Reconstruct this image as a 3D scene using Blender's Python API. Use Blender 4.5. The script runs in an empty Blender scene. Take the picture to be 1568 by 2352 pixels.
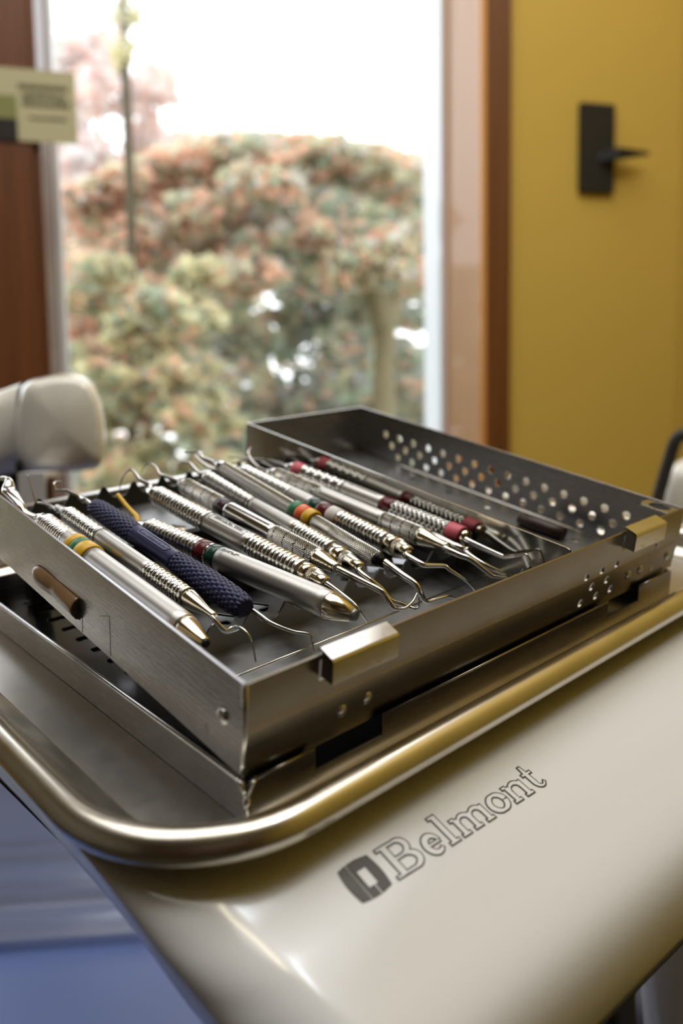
import bpy, bmesh, math, random
import numpy as np
from mathutils import Matrix, Vector

random.seed(7); rng = np.random.default_rng(7)
C = bpy.context.scene.collection
S = 0.001
PI = math.pi

# ------------------------------------------------------------------ frames
def rotv(w):
    th = np.linalg.norm(w) + 1e-12; k = w / th
    K = np.array([[0, -k[2], k[1]], [k[2], 0, -k[0]], [-k[1], k[0], 0]])
    return np.eye(3) + math.sin(th) * K + (1 - math.cos(th)) * K @ K
R0 = np.array([[0.74262523, -0.66664031, 0.06401921], [-0.19577055, -0.30750929, -0.93118845], [0.64045426, 0.67899096, -0.3588727]])
RT = R0 @ rotv(np.array([-6e-4, 1.03e-2, 5.6e-3])); TT = np.array([-25.45, 67.97, 202.11])
FPX, CX, CY = 1823.5, 784.0, 1176.0
up = -np.array([1090 - CX, 21000 - CY, FPX]); up /= np.linalg.norm(up)
fw = np.array([0, 0, 1.0]); fw = fw - up * (fw @ up); fw /= np.linalg.norm(fw)
rt = np.cross(fw, up)
RW = np.stack([rt, fw, up], 0)
CAM = np.array([0, 0, 1.0])
def mat4(Rm, t):
    M = Matrix.Identity(4)
    for i in range(3):
        for j in range(3): M[i][j] = Rm[i][j]
        M[i][3] = t[i]
    return M
MT = mat4(RW @ RT, RW @ (TT * S) + CAM)                  # cassette frame (millimetres * S)
th = math.atan(.13)
LR = np.stack([[1, 0, 0], [0, math.cos(th), -math.sin(th)], [0, math.sin(th), math.cos(th)]], 1)
ML = MT @ mat4(LR, np.array([0, -1.7, .2]) * S)           # tray frame
MW = Matrix.Identity(4)
def at(px, py, Y):
    d = RW @ np.array([(px - CX) / FPX, (py - CY) / FPX, 1.0]); return CAM + d * (Y / d[1])

# ------------------------------------------------------------------ materials
def mat(name):
    m = bpy.data.materials.new(name); m.use_nodes = True
    nt = m.node_tree; b = nt.nodes['Principled BSDF']; return m, nt, b
def lin(c):
    return tuple(((x / 255) / 12.92 if x / 255 <= .04045 else ((x / 255 + .055) / 1.055) ** 2.4) for x in c) + (1,)
def plain(name, col, rough=.5, metal=0, spec=.5, coat=0, noise=0, nscale=40):
    m, nt, b = mat(name)
    b.inputs['Base Color'].default_value = col; b.inputs['Roughness'].default_value = rough
    b.inputs['Metallic'].default_value = metal; b.inputs['Specular IOR Level'].default_value = spec
    b.inputs['Coat Weight'].default_value = coat; b.inputs['Coat Roughness'].default_value = .04
    if noise:
        tc = nt.nodes.new('ShaderNodeTexCoord'); n = nt.nodes.new('ShaderNodeTexNoise'); n.inputs['Scale'].default_value = nscale
        nt.links.new(tc.outputs['Object'], n.inputs['Vector'])
        mx = nt.nodes.new('ShaderNodeMix'); mx.data_type = 'RGBA'
        mx.inputs['A'].default_value = tuple(c * (1 - noise) for c in col[:3]) + (1,)
        mx.inputs['B'].default_value = tuple(min(1, c * (1 + noise)) for c in col[:3]) + (1,)
        nt.links.new(n.outputs['Fac'], mx.inputs['Factor']); nt.links.new(mx.outputs['Result'], b.inputs['Base Color'])
    return m
def steel(name, col=(.56, .54, .51, 1), rough=.28, streak=(1, 1, 1), scale=900, var=.08, bump=.02, aniso=0):
    m, nt, b = mat(name)
    b.inputs['Metallic'].default_value = 1; b.inputs['Base Color'].default_value = col
    tc = nt.nodes.new('ShaderNodeTexCoord'); mp = nt.nodes.new('ShaderNodeMapping'); mp.inputs['Scale'].default_value = streak
    n = nt.nodes.new('ShaderNodeTexNoise'); n.inputs['Scale'].default_value = scale; n.inputs['Detail'].default_value = 3
    nt.links.new(tc.outputs['Object'], mp.inputs['Vector']); nt.links.new(mp.outputs['Vector'], n.inputs['Vector'])
    mr = nt.nodes.new('ShaderNodeMapRange'); mr.inputs['To Min'].default_value = rough - var; mr.inputs['To Max'].default_value = rough + var
    nt.links.new(n.outputs['Fac'], mr.inputs['Value']); nt.links.new(mr.outputs['Result'], b.inputs['Roughness'])
    n2 = nt.nodes.new('ShaderNodeTexNoise'); n2.inputs['Scale'].default_value = 60
    nt.links.new(tc.outputs['Object'], n2.inputs['Vector'])
    mx = nt.nodes.new('ShaderNodeMix'); mx.data_type = 'RGBA'
    mx.inputs['A'].default_value = tuple(c * .86 for c in col[:3]) + (1,); mx.inputs['B'].default_value = tuple(c * 1.1 for c in col[:3]) + (1,)
    nt.links.new(n2.outputs['Fac'], mx.inputs['Factor']); nt.links.new(mx.outputs['Result'], b.inputs['Base Color'])
    if bump:
        bp = nt.nodes.new('ShaderNodeBump'); bp.inputs['Strength'].default_value = bump; bp.inputs['Distance'].default_value = .0005
        nt.links.new(n.outputs['Fac'], bp.inputs['Height']); nt.links.new(bp.outputs['Normal'], b.inputs['Normal'])
    return m
M = {}
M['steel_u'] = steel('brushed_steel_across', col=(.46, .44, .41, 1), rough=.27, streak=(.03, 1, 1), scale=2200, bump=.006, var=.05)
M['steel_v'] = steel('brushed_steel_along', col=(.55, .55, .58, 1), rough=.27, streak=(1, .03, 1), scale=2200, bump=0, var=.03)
M['steel_front'] = steel('dark_reflection_steel', col=(.27, .245, .21, 1), rough=.25, streak=(.03, 1, 1), scale=2200, bump=.006, var=.05)  # same steel darkened; the dark room's reflection is put into the colour
M['steel_tray'] = steel('tray_steel', col=(.48, .46, .43, 1), rough=.3, scale=200, var=.04, bump=0)
M['steel_floor'] = steel('matte_steel', col=(.27, .27, .27, 1), rough=.40, scale=300, bump=.01)
M['steel_black'] = steel('dark_mirror_steel', col=(.10, .10, .11, 1), rough=.16, var=.04, scale=80, bump=0)
M['rail_dark'] = steel('dark_rail_metal', col=(.12, .115, .10, 1), rough=.3, scale=300, bump=0)
M['steel_mirror'] = steel('mirror_steel', col=(.40, .385, .35, 1), rough=.13, var=.04, scale=80, bump=0)
M['steel_rim'] = steel('polished_rim_steel', col=(.62, .58, .50, 1), rough=.24, streak=(.05, .05, 1), scale=900, bump=.02)
M['chrome'] = steel('chrome', col=(.57, .56, .54, 1), rough=.14, var=.05, scale=300, bump=0)
M['chrome_grip'] = steel('grip_metal', col=(.60, .59, .56, 1), rough=.2, var=.05, scale=300, bump=0)
M['satin'] = steel('satin_metal', col=(.52, .505, .475, 1), rough=.40, var=.05, scale=2500, bump=.05)
M['gold_cone'] = steel('warm_polished_metal', col=(.66, .60, .47, 1), rough=.16, var=.04, scale=300, bump=0)
M['dark_metal'] = plain('dark_metal', (.03, .03, .03, 1), .4, 1)
M['rivet_metal'] = steel('rail_metal', col=(.42, .42, .41, 1), rough=.32, scale=400, bump=.01)  # mid-grey steel for the rivets and the spot weld
M['navy'] = plain('navy_silicone', lin((26, 28, 72)), .42, spec=.4)
M['navy_highlight'] = plain('pale_navy_highlight', lin((120, 128, 165)), .5)  # highlight on the raised navy letters, painted as a paler colour
M['yellow_pl'] = plain('yellow_plastic', lin((214, 168, 20)), .4)
M['green_pl'] = plain('green_plastic', lin((42, 118, 74)), .4)
M['orange_pl'] = plain('orange_plastic', lin((228, 100, 40)), .4)
M['white_pl'] = plain('white_plastic', lin((205, 205, 200)), .4)
M['dkgreen_tape'] = plain('dark_green_tape', lin((16, 62, 48)), .25, noise=.3, nscale=800)
M['dkred_tape'] = plain('dark_red_tape', lin((92, 18, 20)), .25, noise=.3, nscale=800)
M['brown_tape'] = plain('brown_tape', lin((58, 30, 34)), .3, noise=.3, nscale=800)
M['pink_pl'] = plain('pink_silicone', lin((205, 92, 108)), .5)
M['etch'] = plain('etched_mark', lin((82, 80, 78)), .5)
M['brown_sil'] = plain('brown_silicone', lin((168, 130, 90)), .28, coat=.3)
M['brown_dark'] = plain('dark_brown_rubber', lin((48, 24, 16)), .5)
M['black'] = plain('black_hole', (.004, .004, .004, 1), .7)  # flat black that paints the shade inside holes
M['black_pl'] = plain('black_plastic', lin((20, 18, 14)), .55)
M['cream'] = plain('cream_plastic', lin((224, 226, 229)), .16, spec=.5, coat=0)
M['cream_fill'] = plain('cream_letter_fill', lin((224, 226, 229)), .3)
M['ink'] = plain('brown_ink', lin((48, 41, 34)), .4)
M['white_gloss'] = plain('white_gloss_plastic', lin((240, 237, 226)), .2, coat=.6)
M['grey_panel'] = plain('grey_panel', lin((225, 225, 225)), .4)
M['blue_vinyl'] = plain('blue_vinyl', lin((84, 104, 162)), .42, noise=.12, nscale=6)
M['shaded_navy_vinyl'] = plain('shaded_navy_vinyl', lin((42, 40, 62)), .5)  # blue of the chair cushion with its shade put into the colour
M['dark_post'] = plain('dark_green_post', lin((52, 54, 40)), .35, .3)
M['rust_strip'] = plain('brown_strip', lin((74, 46, 22)), .5)
M['card'] = plain('card_paper', lin((196, 190, 150)), .7)
M['card_green'] = plain('card_green_print', lin((138, 140, 84)), .7)
M['card_black'] = plain('card_black_print', lin((30, 26, 20)), .7)
M['card_ink'] = plain('card_ink', lin((92, 86, 58)), .7)
M['vinyl_white'] = plain('white_window_vinyl', (.85, .88, .93, 1), .35)
M['wall_yellow'] = plain('mustard_paint', lin((210, 178, 80)), .75, noise=.03, nscale=4)
M['wall_white'] = plain('pale_wall_paint', (.34, .33, .30, 1), .8)
M['ceil'] = plain('ceiling_paint', (.75, .74, .70, 1), .8)
M['floor'] = plain('floor_vinyl', lin((70, 62, 46)), .4, noise=.1, nscale=3)
def wood(name, a, b_):
    m, nt, b = mat(name)
    tc = nt.nodes.new('ShaderNodeTexCoord'); mp = nt.nodes.new('ShaderNodeMapping'); mp.inputs['Scale'].default_value = (40, 40, 1.2)
    n = nt.nodes.new('ShaderNodeTexNoise'); n.inputs['Scale'].default_value = 2; n.inputs['Detail'].default_value = 5
    nt.links.new(tc.outputs['Object'], mp.inputs['Vector']); nt.links.new(mp.outputs['Vector'], n.inputs['Vector'])
    r = nt.nodes.new('ShaderNodeValToRGB'); r.color_ramp.elements[0].position = .3; r.color_ramp.elements[1].position = .7
    r.color_ramp.elements[0].color = a; r.color_ramp.elements[1].color = b_
    nt.links.new(n.outputs['Fac'], r.inputs['Fac']); nt.links.new(r.outputs['Color'], b.inputs['Base Color'])
    b.inputs['Roughness'].default_value = .45; b.inputs['Coat Weight'].default_value = .1
    return m
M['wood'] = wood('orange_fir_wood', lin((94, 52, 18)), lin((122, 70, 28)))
M['wood_jamb'] = wood('lit_fir_wood', lin((236, 160, 82)), lin((250, 186, 108)))  # lighter copy of the fir; daylight on the jamb put into the colour
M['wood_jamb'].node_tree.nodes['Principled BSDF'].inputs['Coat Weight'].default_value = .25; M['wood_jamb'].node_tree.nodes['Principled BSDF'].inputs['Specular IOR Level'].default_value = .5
M['wood_back'] = wood('cabinet_wood', lin((110, 62, 30)), lin((150, 90, 45)))
M['wall_tan'] = wood('dark_panelling', (.07, .035, .018, 1), (.12, .06, .03, 1))
def glass():
    m, nt, b = mat('window_glass'); nt.nodes.remove(b)
    out = nt.nodes['Material Output']; t = nt.nodes.new('ShaderNodeBsdfTransparent'); g = nt.nodes.new('ShaderNodeBsdfGlossy')
    g.inputs['Roughness'].default_value = .02; f = nt.nodes.new('ShaderNodeFresnel'); f.inputs['IOR'].default_value = 1.35
    mx = nt.nodes.new('ShaderNodeMixShader'); nt.links.new(f.outputs[0], mx.inputs[0]); nt.links.new(t.outputs[0], mx.inputs[1]); nt.links.new(g.outputs[0], mx.inputs[2])
    nt.links.new(mx.outputs[0], out.inputs['Surface']); return m
M['glass'] = glass()
def film():
    m, nt, b = mat('clear_plastic_film'); nt.nodes.remove(b)
    out = nt.nodes['Material Output']; t = nt.nodes.new('ShaderNodeBsdfTransparent'); g = nt.nodes.new('ShaderNodeBsdfGlossy'); df = nt.nodes.new('ShaderNodeBsdfDiffuse')
    t.inputs['Color'].default_value = (.9, .92, .95, 1); g.inputs['Roughness'].default_value = .2; df.inputs['Color'].default_value = (.72, .78, .88, 1)
    f = nt.nodes.new('ShaderNodeFresnel'); f.inputs['IOR'].default_value = 1.6
    m1 = nt.nodes.new('ShaderNodeMixShader'); m1.inputs[0].default_value = .16; nt.links.new(t.outputs[0], m1.inputs[1]); nt.links.new(df.outputs[0], m1.inputs[2])
    mx = nt.nodes.new('ShaderNodeMixShader'); nt.links.new(f.outputs[0], mx.inputs[0]); nt.links.new(m1.outputs[0], mx.inputs[1]); nt.links.new(g.outputs[0], mx.inputs[2])
    nt.links.new(mx.outputs[0], out.inputs['Surface']); return m
M['film'] = film()
def leafmat():
    m, nt, b = mat('leaf'); nt.nodes.remove(b); out = nt.nodes['Material Output']
    a = nt.nodes.new('ShaderNodeAttribute'); a.attribute_name = 'Col'
    d = nt.nodes.new('ShaderNodeBsdfDiffuse'); t = nt.nodes.new('ShaderNodeBsdfTranslucent'); mx = nt.nodes.new('ShaderNodeMixShader'); mx.inputs[0].default_value = .5
    nt.links.new(a.outputs['Color'], d.inputs['Color']); nt.links.new(a.outputs['Color'], t.inputs['Color'])
    nt.links.new(d.outputs[0], mx.inputs[1]); nt.links.new(t.outputs[0], mx.inputs[2]); nt.links.new(mx.outputs[0], out.inputs['Surface']); return m
M['leaf'] = leafmat()
M['bark'] = plain('bark', lin((112, 102, 78)), .9, noise=.3, nscale=8)
M['bark_dark'] = plain('dark_bark', lin((74, 66, 48)), .9, noise=.2, nscale=8)
M['bark_pale'] = plain('pale_bark', lin((150, 128, 92)), .9, noise=.2, nscale=8)  # paler bark for the far tree
M['grass'] = plain('lawn', (.10, .13, .05, 1), .9, noise=.4, nscale=2)
M['house'] = plain('house_wall', (.8, .8, .8, 1), .8)
M['roof'] = plain('pale_blue_roof', (.42, .55, .66, 1), .8)

# ------------------------------------------------------------------ mesh building
class MB:
    def __init__(s): s.v = []; s.f = []; s.sm = []
    def add(s, vs, fs, smooth=False):
        b = len(s.v); s.v.extend([tuple(map(float, p)) for p in vs]); s.f.extend([tuple(b + i for i in f) for f in fs]); s.sm.extend([smooth] * len(fs)); return s
    def box(s, x0, x1, y0, y1, z0, z1):
        vs = [(x, y, z) for x in (x0, x1) for y in (y0, y1) for z in (z0, z1)]
        return s.add(vs, [(0, 1, 3, 2), (4, 6, 7, 5), (0, 4, 5, 1), (2, 3, 7, 6), (0, 2, 6, 4), (1, 5, 7, 3)])
    def grid(s, P, closeu=False, closev=False, smooth=True):
        nu, nv = len(P), len(P[0]); vs = [p for r in P for p in r]; fs = []
        for i in range(nu if closeu else nu - 1):
            for j in range(nv if closev else nv - 1):
                i2, j2 = (i + 1) % nu, (j + 1) % nv
                fs.append((i * nv + j, i2 * nv + j, i2 * nv + j2, i * nv + j2))
        return s.add(vs, fs, smooth)
    def tube(s, pts, rad, n=10, caps=True, flat=None):
        pts = [np.array(p, float) for p in pts]; k = len(pts)
        if not hasattr(rad, '__len__'): rad = [rad] * k
        P = []; prev = None
        for i in range(k):
            t = pts[min(i + 1, k - 1)] - pts[max(i - 1, 0)]; t = t / (np.linalg.norm(t) + 1e-12)
            if prev is None:
                a = np.array([0, 0, 1.]) if abs(t[2]) < .9 else np.array([1., 0, 0])
            else: a = prev
            b = a - t * (a @ t); b /= np.linalg.norm(b); prev = b; c = np.cross(t, b)
            fx, fy = (1, 1) if flat is None else flat[i]
            P.append([pts[i] + rad[i] * (fx * math.cos(q) * b + fy * math.sin(q) * c) for q in [2 * PI * j / n for j in range(n)]])
        s.grid(P, closev=True)
        if caps:
            s.add(P[0], [tuple(range(n))]); s.add(P[-1], [tuple(reversed(range(n)))])
        return s
    def lathe(s, prof, n=28, caps=True):        # prof: list of (y, r), axis along y
        P = [[(r * math.cos(q), y, r * math.sin(q)) for q in [2 * PI * j / n for j in range(n)]] for y, r in prof]
        s.grid(P, closev=True)
        if caps: s.add(P[0], [tuple(range(n))]); s.add(P[-1], [tuple(reversed(range(n)))])
        return s
    def sphere(s, c, r, n=14, sc=(1, 1, 1)):
        P = [[(c[0] + sc[0] * r * math.sin(a) * math.cos(q), c[1] + sc[1] * r * math.sin(a) * math.sin(q), c[2] + sc[2] * r * math.cos(a)) for q in [2 * PI * j / n for j in range(n)]] for a in [PI * i / (n // 2) for i in range(n // 2 + 1)]]
        return s.grid(P, closev=True)
    def mesh(s, name, scale=S, bevel=0):
        me = bpy.data.meshes.new(name)
        me.from_pydata([(x * scale, y * scale, z * scale) for x, y, z in s.v], [], s.f)
        me.polygons.foreach_set('use_smooth', s.sm)
        bm = bmesh.new(); bm.from_mesh(me); bmesh.ops.remove_doubles(bm, verts=bm.verts, dist=1e-7); bmesh.ops.recalc_face_normals(bm, faces=bm.faces); bm.to_mesh(me); bm.free()
        me.update(); return me
def link(name, me, material, parent=None, frame=None, label=None, bevel=0):
    o = bpy.data.objects.new(name, me); C.objects.link(o); me.materials.append(M[material] if isinstance(material, str) else material)
    if parent is not None: o.parent = parent
    elif frame is not None: o.matrix_world = frame
    if label: o['label'] = label
    if bevel:
        b = o.modifiers.new('b', 'BEVEL'); b.width = bevel * S; b.segments = 2; b.limit_method = 'ANGLE'; b.angle_limit = math.radians(40)
    return o
def thing(name, label, cat, frame=MW, origin=(0, 0, 0), group=None, sc=S):
    o = bpy.data.objects.new(name, None); C.objects.link(o); o.empty_display_size = .01
    o.matrix_world = frame @ Matrix.Translation(Vector(origin) * sc); o['label'] = label; o['category'] = cat
    if group: o['group'] = group
    return o
def tag(o, label, cat, group=None):
    o['label'] = label; o['category'] = cat
    if group: o['group'] = group
    return o
def struct(name, mb, material, frame=MW, scale=1.0):
    o = link(name, mb.mesh(name, scale), material, None, frame); o['kind'] = 'structure'; return o
def plate(outer, holes, th_, b=.12):
    """flat sheet with holes in the xy plane (thickness along z, centred): returns vertices, faces"""
    cu = bpy.data.curves.new('c', 'CURVE'); cu.dimensions = '2D'; cu.fill_mode = 'BOTH'
    for lp in [outer] + holes:
        sp = cu.splines.new('POLY'); sp.points.add(len(lp) - 1); sp.use_cyclic_u = True
        for p, q in zip(sp.points, lp): p.co = (q[0], q[1], 0, 1)
    cu.extrude = max(th_ / 2 - b, 0); cu.bevel_depth = b; cu.offset = -b; cu.bevel_resolution = 1
    o = bpy.data.objects.new('c', cu); C.objects.link(o)
    me = bpy.data.meshes.new_from_object(o.evaluated_get(bpy.context.evaluated_depsgraph_get()))
    vs = [tuple(v.co) for v in me.vertices]; fs = [tuple(p.vertices) for p in me.polygons]
    bpy.data.objects.remove(o); bpy.data.curves.remove(cu); bpy.data.meshes.remove(me)
    return vs, fs
def circ(x, y, r, n=16): return [(x + r * math.cos(2 * PI * i / n), y + r * math.sin(2 * PI * i / n)) for i in range(n)]
def rrect(x0, x1, y0, y1, r, n=5):
    o = []
    for cx, cy, a in ((x1 - r, y1 - r, 0), (x0 + r, y1 - r, 90), (x0 + r, y0 + r, 180), (x1 - r, y0 + r, 270)):
        o += [(cx + r * math.cos(math.radians(a + 90 * i / n)), cy + r * math.sin(math.radians(a + 90 * i / n))) for i in range(n + 1)]
    return o
def rect(x0, x1, y0, y1): return [(x0, y0), (x1, y0), (x1, y1), (x0, y1)]
def spline(pts, k=6):
    pts = [np.array(p, float) for p in pts]; out = []
    for i in range(len(pts) - 1):
        p0, p1, p2, p3 = pts[max(i - 1, 0)], pts[i], pts[i + 1], pts[min(i + 2, len(pts) - 1)]
        for j in range(k):
            t = j / k; out.append(.5 * ((2 * p1) + (-p0 + p2) * t + (2 * p0 - 5 * p1 + 4 * p2 - p3) * t * t + (-p0 + 3 * p1 - 3 * p2 + p3) * t ** 3))
    out.append(pts[-1]); return out

# ================================================================== CASSETTE
W, D, H, UD = 232.5, 203.0, 27.9, 147.6
TH = 1.0
cas = thing('instrument_cassette', 'open stainless steel instrument cassette with a divider and perforated right wall, standing on its lid', 'cassette', MT)
# left wall (plane u=0; plate x->v, y->w)
def wall_u(u, outer, holes): 
    vs, fs = plate(outer, holes, TH); return [(u + z, x, y) for x, y, z in vs], fs
def wall_v(v, outer, holes):
    vs, fs = plate(outer, holes, TH); return [(x, v + z, y) for x, y, z in vs], fs
slot = [(91, 4.7), (91, 12.8), (122, 12.8), (126, 11.2), (128.3, 7.6), (126.5, 5.4), (122, 4.7)]
sw = link('side_wall', MB().add(*wall_u(TH / 2, rect(.4, D, .4, H), [slot])).mesh('m'), 'steel_v', cas)
for (v, w) in ((8.6, 14.1),):
    link('rivet', MB().sphere((-.1, v, w), 2.3, 16, (.5, 1, 1)).mesh('m'), 'chrome', cas)
link('spot_weld', MB().sphere((.02, 15.7, 5.9), 1.9, 16, (.05, 1, 1)).mesh('m'), 'rivet_metal', cas)
mb = MB()
for a, b in (((70, 1.4), (70, 15.6)), ((70, 15.6), (77, 12.6)), ((89.6, .8), (89.6, 7))):
    p, q = np.array((-.03, *a)), np.array((-.03, *b)); mb.tube([p + (q - p) * i / 6 + np.array([0, rng.normal() * .12, 0]) for i in range(7)], .09, 5)
link('scratch_mark', mb.mesh('m'), 'dark_metal', cas)
# brown silicone end sticking through the slot
clip = MB(); P = []
for i in range(25):
    t = i / 24; v = 91.4 + 36 * t
    k = 1.0 if t < .78 else math.sqrt(max(0, 1 - ((t - .78) / .225) ** 2))
    bulge = 1 + .10 * math.cos(t * 2 * PI * 1.1) - .12 * math.exp(-((t - .52) / .08) ** 2)
    P.append([(.5 - 3.0 * k * bulge * math.cos(a), v, 8.7 + .4 * (1 - k) + 3.9 * k * math.sin(a)) for a in [-PI * .62 + PI * 1.24 * j / 14 for j in range(15)]])
clip.grid(P); clip.add(P[0], [tuple(range(15))])
co = link('silicone_holder', clip.mesh('m'), 'brown_sil', cas, label='brown silicone end in the left wall slot')
link('slit', MB().sphere((-1.0, 91.2, 8.6), 3.2, 16, (.42, .1, 1.05)).mesh('m'), 'brown_dark', co)
# front wall : lower and upper halves meeting in a shallow crease
KW = 13.0
fh = [(157.1, 15.1), (168.1, 15.1), (179, 15.1), (162.8, 9.5), (173.8, 9.5), (157, 4.05), (168.1, 4.05), (179, 4.05)]
def front(outer, holes, f):
    vs, fs = wall_v(TH / 2, outer, holes); return [(x, y + f(z), z) for x, y, z in vs], fs
fwm = MB()
fwm.add(*front([(.5, .4), (3.6, .4), (3.6, -1.6), (W - 5, -1.6), (W - 5, .4), (W - .3, .4), (W - .3, KW), (.5, KW)], [circ(x, y, 1.75) for x, y in fh if y < KW], lambda z: -.7 * z / KW))
fwm.add(*front(rect(.5, W - .3, KW, H), [circ(x, y, 1.7) for x, y in fh if y > KW] + [rrect(24, 49.5, 20.0, 26.4, .6), rrect(181.5, 207.5, 20.0, 26.4, .6)], lambda z: -.7 * (H - z) / (H - KW) - .2 * (z - KW) / (H - KW)))
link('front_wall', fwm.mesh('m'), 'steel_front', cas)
# rounded corner post
link('corner_seam', MB().tube([(.5, .5, .5), (.5, .2, 6), (.5, -.1, KW), (.5, .1, 20), (.5, .4, H - .3)], [.85, .85, .85, .85, .85], 12).mesh('m'), 'chrome', cas)
rv = [(33.5, 6.8, 2.1), (43.3, 7.1, 2.1), (191.7, 6.8, 2.1), (201.4, 6.7, 2.1), (225.2, 7.4, 2.2), (212, 4.4, 1.2), (212.1, 15.5, 1.2)]
for u, w, r in rv:
    link('rivet', MB().sphere((u, -.7 * (w / KW if w < KW else 1) + .1, w), r, 16, (1, .45, 1)).mesh('m'), 'rivet_metal', cas)
for i, u0 in enumerate((24.4, 181.8)):
    u1 = u0 + 24.6; lt = MB()
    prof = [(1.2, 28.6), (1.0, 29.6), (.2, 29.9), (-4.4, 28.6), (-5.0, 28.0), (-5.1, 27.2), (-5.3, 21.2), (-4.7, 21.2), (-4.3, 26.8), (-4.1, 27.6), (.2, 28.9), (.6, 28.4)]
    vs = [(u, y, z) for u in (u0, u1) for y, z in prof]; n = len(prof)
    lt.add(vs, [(j, (j + 1) % n, n + (j + 1) % n, n + j) for j in range(n)] + [tuple(range(n)), tuple(range(2 * n - 1, n - 1, -1))])
    for u in (u0, u1 - .7): lt.add([(u + d, y, z) for d in (0, .7) for y, z in ((-.6, 29.4), (-4.7, 28.2), (-4.8, 21.2), (-.6, 21.6))], [(0, 1, 2, 3), (4, 7, 6, 5), (0, 4, 5, 1), (1, 5, 6, 2), (2, 6, 7, 3), (3, 7, 4, 0)])
    la = link('latch', lt.mesh('m'), 'chrome' if i == 0 else 'steel_rim', cas)
    for du in (6.8, 18):
        link('dimple', MB().add(*(lambda vf: ([(u0 + du + x, -4.98 + .12 * y + z * .3, 24.3 + y) for x, y, z in vf[0]], vf[1]))(plate(circ(0, 0, 2.5, 24), [circ(0, 0, 2.05, 24)], .8, .15))).mesh('m'), 'chrome', la)
# back wall (low behind the instruments, full height behind the right compartment), divider, right wall
bw = MB(); bw.add(*wall_v(D - TH / 2, rect(.5, UD, 0, 4.6), [])); bw.add(*wall_v(D - TH / 2, rect(UD, W - .6, 0, H), []))
bw.box(.5, UD, D - 4, D + .2, 4.2, 4.9)
link('back_wall', bw.mesh('m'), 'steel_u', cas)
dv = MB(); dv.add(*wall_u(UD, [(2.4, .6), (2.2, H - 2.4), (2.8, H - .4), (4.0, H), (D - .6, H), (D - .6, .6)], []))
link('divider', dv.mesh('m'), 'steel_mirror', cas)
hl = [(24.6 + 11.07 * k, 16.45) for k in range(15)] + [(30.1 + 11.07 * k, 10.85) for k in range(14)] + [(35.5 + 11.07 * k, 5.2) for k in range(13)]
link('perforated_wall', MB().add(*wall_u(W - TH / 2, rect(0, D, -.0, H), [circ(x, y, 1.95) for x, y in hl])).mesh('m'), 'steel_v', cas)
link('bottom_crease', MB().tube([(W - 1.4, 2, -.2 + .9), (W - 1.4, 100, .9), (W - 1.6, 160, 1.0), (W - 1.6, D - 2, 1.0)], .8, 8).mesh('m'), 'steel_rim', cas)
# floor with diamond and round cut-outs near the front rail
fl_holes = []
for k in range(9):
    u = 12.5 + 14.95 * k
    fl_holes += [[(u + 2 + 5.5, 66), (u + 9, 60.5), (u + 15, 66), (u + 9, 71.5)] if False else [(u - 4.6, 70), (u, 64.5), (u + 4.6, 70), (u, 75.5)]]
    fl_holes += [[(u - 4.6, 150), (u, 144.5), (u + 4.6, 150), (u, 155.5)]]
for k in range(5):
    for j in range(6): fl_holes.append(circ(163 + 14 * k, 40 + 26 * j, 2.0, 12))
vs, fs = plate(rect(.6, W - .6, .6, D - .6), fl_holes, .9)
link('floor_plate', MB().add([(x, y, z + .95) for x, y, z in vs], fs).mesh('m'), 'steel_floor', cas)
link('floor_bend', MB().tube([(1, 37.5, 1.35), (UD - 1, 39.5, 1.35)], .45, 8).mesh('m'), 'steel_rim', cas)
# scalloped instrument rails
def rail(v, peak, valley, u0, lean):
    pk = [11.5 + 14.95 * k for k in range(10)]; pts = [(1.2, 1.1), (146.6, 1.1)]; top = []
    for x in np.arange(146.6, 1.1, -.75):
        dd = abs((x - u0 + 7.475) % 14.95 - 7.475)            # distance to nearest peak
        top.append((float(x), valley + (peak - valley) * math.exp(-(dd / 2.7) ** 2)))
    pts += top
    vs, fs = plate(pts, [], .9, .2); return [(x, v + z + lean * (y - 1), y) for x, y, z in vs], fs
link('instrument_rail', MB().add(*rail(53, 12.4, 7.0, 11.5, 0)).mesh('m'), 'steel_floor', cas)
link('instrument_rail', MB().add(*rail(186, 13.0, 7.0, 11.5, 0)).mesh('m'), 'rail_dark', cas)
for v in (84, 128):
    link('support_bar', MB().box(1.2, UD - .8, v - 2, v + 2, 1.2, 11.2 if v < 100 else 9.4).mesh('m'), 'black_pl', cas)
# corner lug with a round hole, top right
vs, fs = plate([(220.4, 1.2), (W - .8, 1.2), (W - .8, 15.5), (226, 16.3), (221.5, 14.5)], [circ(226.6, 8.2, 4.6, 24)], .9)
link('corner_lug', MB().add([(x, y, z + 26.8) for x, y, z in vs], fs).mesh('m'), 'steel_u', cas)
for u in (20, 205):
    link('foot', MB().box(u, u + 8, 186, 192, -36.2, .3).mesh('m'), 'steel_u', cas)
# small brown stopper lying in the right compartment
st = MB(); st.tube([(214, 44, 4.2), (213.5, 52, 4.4), (213, 60, 4.4), (212.6, 68, 4.2)], [3.2, 3.0, 3.3, 2.6], 14)
so = link('silicone_stopper', st.mesh('m'), 'brown_dark', None, MT); tag(so, 'dark brown silicone stopper lying in the right compartment of the cassette', 'stopper')

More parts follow.
